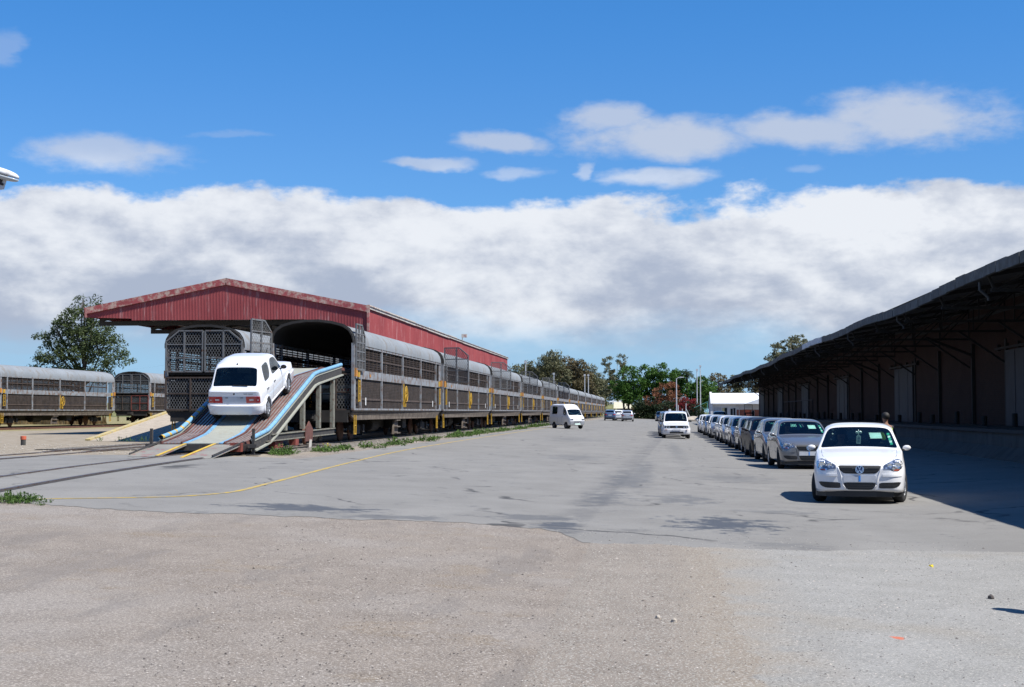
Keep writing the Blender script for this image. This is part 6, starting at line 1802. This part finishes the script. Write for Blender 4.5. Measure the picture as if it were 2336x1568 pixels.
# lamps
M['pole'] = plain('galvanised pole', (.48, .49, .50), .5, .3)
def pole_lamp(label, x, y, h, kind='flood', group=None, arm=1.2):
    t = thing('street_lamp', label, 'lamp post', (x, y, gz(x)), 0, group)
    mb = MB(); mb.tube([(0, 0, 0), (0, 0, h)], .13, 10, r2=.08); mk('pole', mb, 'pole', t)
    if kind == 'arm':
        mb = MB(); mb.tube([(0, 0, h-.1), (.25, 0, h+.12), (arm, 0, h+.18)], .05, 8); mk('arm', mb, 'pole', t)
        mb = MB(); mb.prism([(arm-.1, h+.12), (arm+.7, h+.16), (arm+.72, h+.26), (arm+.1, h+.32), (arm-.1, h+.26)], 'y', -.16, .16); mk('lamp_head', mb, 'pole', t)
    else:
        mb = MB(); mb.box(-.15, .15, -.15, .15, h, h+.34); mb.box(-.20, .20, -.19, -.15, h-.02, h+.36); mk('lamp_head', mb, 'pole', t)
    return t
pole_lamp('tall single arm street lamp in front of the orange shrub', 3.82, 250, 7.4, 'arm', arm=.6)
LG = 'pale floodlight poles around the yard'
pole_lamp('floodlight pole rising behind the train, nearest the red shed', -18.8, 212, 8.3, group=LG)
pole_lamp('floodlight pole behind the train above the white van', -19.2, 278, 8.3, group=LG)
pole_lamp('left pole of the close pair standing before the eucalyptus', -14.3, 300, 8.6, group=LG)
pole_lamp('right pole of the close pair standing before the eucalyptus', -13.6, 301, 8.6, group=LG)
pole_lamp('shorter floodlight pole seen above the right green tree', 8.35, 285, 9.6, group=LG)
pole_lamp('taller floodlight pole seen above the right green tree', 9.0, 285, 10.3, group=LG)
# small posts and a sign by the thicket
PG = 'pale leaning posts by the lamp post'
for k, (x, y, dx_, h, lab) in enumerate([(4.3, 262, .0, 2.9, 'upright pale post just right of the street lamp'), (5.15, 262, -.15, 2.2, 'slightly leaning pale post, second from the street lamp'), (5.6, 262, .1, 3.2, 'tallest pale post, third from the street lamp'), (6.7, 262, -1.0, 2.2, 'strongly leaning pale post beside the rounded shrub')]):
    mb = MB(); mb.tube([(x+.0, y, gz(x)), (x+dx_, y, h)], .07, 8); tag(mk('gate_post', mb, 'pole'), lab, 'post', PG)
sg_ = thing('small_sign', 'small round white sign on a short post before the thicket', 'sign', (2.9, 270, .05)); mb = MB(); mb.tube([(0, 0, 0), (0, 0, 1.6)], .04, 8); mk('post', mb, 'pole', sg_)
mb = MB(); mb.lathe([(.001, -.03), (.26, -.03), (.26, .03), (.001, .03)], 'y', 18, (0, 0, 1.9)); mk('plate', mb, 'bld_roof', sg_)
mb = MB(); mb.beam((6.6, 243, 2.35), (8.9, 243, 3.4), .9, .05, (0, 0, 1)); mb.tube([(8.8, 243, 3.3), (8.8, 243, 0)], .05); mb.tube([(7.6, 243, 2.8), (8.8, 243, 1.6)], .04)
M['teal'] = plain('teal canvas', (.10, .30, .27), .7); tag(mk('shade_awning', mb, 'teal'), 'slanting teal awning left of the white office gable', 'awning')
mb = MB(); mb.box(4.4, 9.5, 252, 256, 0, .32); kb = mk('kerb', mb, 'conc'); struct(kb)
mb = MB(); r_ = random.Random(3)
M['boulder'] = plain('pale boulder', (.34, .30, .25), .9)
bm = bmesh.new(); bmesh.ops.create_icosphere(bm, subdivisions=3, radius=1)
for v in bm.verts: v.co *= 1+.12*sin(v.co.x*4+v.co.y*3)+.08*sin(v.co.z*6+2); v.co.x *= 1.5; v.co.z *= .55
me = bpy.data.meshes.new('b'); bm.to_mesh(me); bm.free(); me.materials.append(M['boulder'])
bo = bpy.data.objects.new('sand_heap', me); C.objects.link(bo); bo.location = (6.6, 258, .3); tag(bo, 'pale heap of sand beside the rounded shrub', 'heap')
# white block at the end of the train
mb = MB(); mb.box(-11.0, -10.2, 317.5, 318.3, .4, 1.2); mb.box(-10.6, -10.3, 317.4, 317.5, .9, 1.9); tag(mk('buffer_stop', mb, 'bld_white'), 'white buffer block at the far end of the train', 'buffer stop')

# ---------------------------------------------------------------- lamp and sign at the top left corner
sl = thing('street_lamp', 'near street lamp head and sign poking in at the top left corner', 'lamp post', (-11.6, 22, .5))
def atpx(x, y, D):
    a = (x-1168)/3300; b_ = (784-y)/3300; cp_, sp_ = cos(PITCH), sin(PITCH); cy, sy = cos(YAW), sin(YAW)
    f = Vector((-sy*cp_, cy*cp_, sp_)); r_ = Vector((cy, sy, 0)); u = r_.cross(f); d = f+a*r_+b_*u; t_ = D/d.y; return Vector((d.x*t_, D, 1.67+d.z*t_))
base = Vector((-11.6, 22, .5))
mb = MB(); mb.tube([(0, 0, 0), (0, 0, 5.6)], .08, 10, r2=.06); mk('pole', mb, 'pole', sl)
h0 = Vector((-10.39, 22, 5.47))-base
mb = MB(); mb.tube([(0, 0, 5.3), (.5, 0, 5.45), tuple(h0+Vector((-.55, 0, .06)))], .035, 8); mk('arm', mb, 'pole', sl)
def hull(zs, nm, mt, z0):
    bm = bmesh.new(); bmesh.ops.create_uvsphere(bm, u_segments=20, v_segments=12, radius=1)
    bmesh.ops.delete(bm, geom=[v for v in bm.verts if (v.co.z < -.02 if zs > 0 else v.co.z > .02)], context='VERTS')
    bmesh.ops.holes_fill(bm, edges=bm.edges[:])
    for v in bm.verts: v.co = Vector((v.co.x*.36, v.co.y*.13, abs(v.co.z)**.7*zs)) 
    me = bpy.data.meshes.new(nm); bm.to_mesh(me); bm.free(); me.materials.append(M[mt] if isinstance(mt, str) else mt)
    for p in me.polygons: p.use_smooth = True
    o = bpy.data.objects.new(nm, me); C.objects.link(o); o.parent = sl; o.location = h0+Vector((0, 0, z0)); o.rotation_euler = (0, radians(16), 0); return o
M['lens_grey'] = plain('translucent lamp bowl', (.35, .38, .40), .2)
hull(.10, 'lamp_head', 'bld_white', 0); hull(-.07, 'lamp_bowl', 'lens_grey', -.015)
mb = MB(); sp = [atpx(-60, 398, 22)-base, atpx(20, 391, 22)-base, atpx(8, 432, 22)-base, atpx(-60, 440, 22)-base]
i = mb.V(*[tuple(p) for p in sp]); j = mb.V(*[tuple(p+Vector((0, .02, 0))) for p in sp]); mb.F(i, i+1, i+2, i+3); mb.F(j+3, j+2, j+1, j)
for k in range(4): l = (k+1) % 4; mb.F(i+k, j+k, j+l, i+l)
pl = mk('sign_plate', mb, 'bld_white', sl)
mb = MB(); gp = [atpx(x, y, 21.985)-base for x, y in [(-14, 404), (9, 402), (4, 417), (9, 420), (7, 424), (-1, 421), (-4, 427), (-16, 428)]]
i = mb.V(*[tuple(p) for p in gp]); mb.F(*[i+k for k in range(len(gp))]); mk('lettering', mb, 'darkcloth', pl)

# ---------------------------------------------------------------- loose stones and litter on the ground
def stones(name, n, x0, x1, y0, y1, s0, s1, mat, seed, label, cat, near=1.6):
    r = random.Random(seed); mb = MB()
    for _ in range(n):
        y = y0+(y1-y0)*r.random()**near; x = r.uniform(x0, x1)*(.35+.65*y/y1); s = r.uniform(s0, s1)*(1 if r.random() > .04 else 1.8)
        z = gz(x)+.004; P = [Vector((r.gauss(0, .1)+q[0], r.gauss(0, .1)+q[1], q[2])) for q in ((1, 0, .1), (0, 1, .1), (-1, 0, .1), (0, -1, .1), (0, 0, .9), (0, 0, -.3))]
        a = r.uniform(0, 6.28); c_, s_ = cos(a), sin(a)
        P = [(x+(p.x*c_-p.y*s_)*s, y+(p.x*s_+p.y*c_)*s*.8, z+p.z*s*.7) for p in P]; i = mb.V(*P)
        for q in range(4): mb.F(i+q, i+(q+1) % 4, i+4); mb.F(i+(q+1) % 4, i+q, i+5)
    o = mk(name, mb, mat, fixn=False); tag(o, label, cat); o['kind'] = 'stuff'
M['stone_dull'] = plain('dull chippings', (.30, .27, .23), .9); M['stone_dark'] = plain('dark chippings', (.07, .06, .055), .9); M['stone_pale'] = plain('pale chippings', (.42, .38, .34), .9)
stones('gravel', 2600, -4.8, 4.2, 6.5, 19, .004, .009, 'stone_dark', 1, 'loose dark chippings over the foreground', 'gravel')
stones('gravel', 2600, -4.8, 4.2, 6.5, 19, .004, .008, 'stone_pale', 2, 'loose pale chippings over the foreground', 'gravel')
stones('gravel', 1300, -24, -13, 38.3, 50, .012, .035, 'stone_dull', 6, 'pale stones on the dirt between the tracks', 'gravel', 1)
def rock(x, y, s, lab, mat='boulder'):
    bm = bmesh.new(); bmesh.ops.create_icosphere(bm, subdivisions=2, radius=s); rr_ = random.Random(int(x*100))
    for v in bm.verts: v.co *= rr_.uniform(.85, 1.15)
    me = bpy.data.meshes.new('r'); bm.to_mesh(me); bm.free(); me.materials.append(M[mat]); o = bpy.data.objects.new('small_stone', me); C.objects.link(o); o.location = (x, y, gz(x)+s*.5); tag(o, lab, 'stone', 'single stones lying on the foreground')
rock(.02, 11.1, .020, 'small pale stone, left of the close pair near the bottom of the gravel'); rock(.14, 10.95, .024, 'larger pale stone, right of the close pair near the bottom of the gravel')
rock(2.98, 13.35, .03, 'dark pebble near the right edge above the shadow', 'stone_dark')
mb = MB(); leaves(mb, random.Random(2), (2.93, 15.88, .03), (.02, .015, .01), 6, .035); tag(mk('yellow_flower', mb, 'petal', fixn=False), 'tiny yellow petal litter on the grey surface at the right', 'litter')
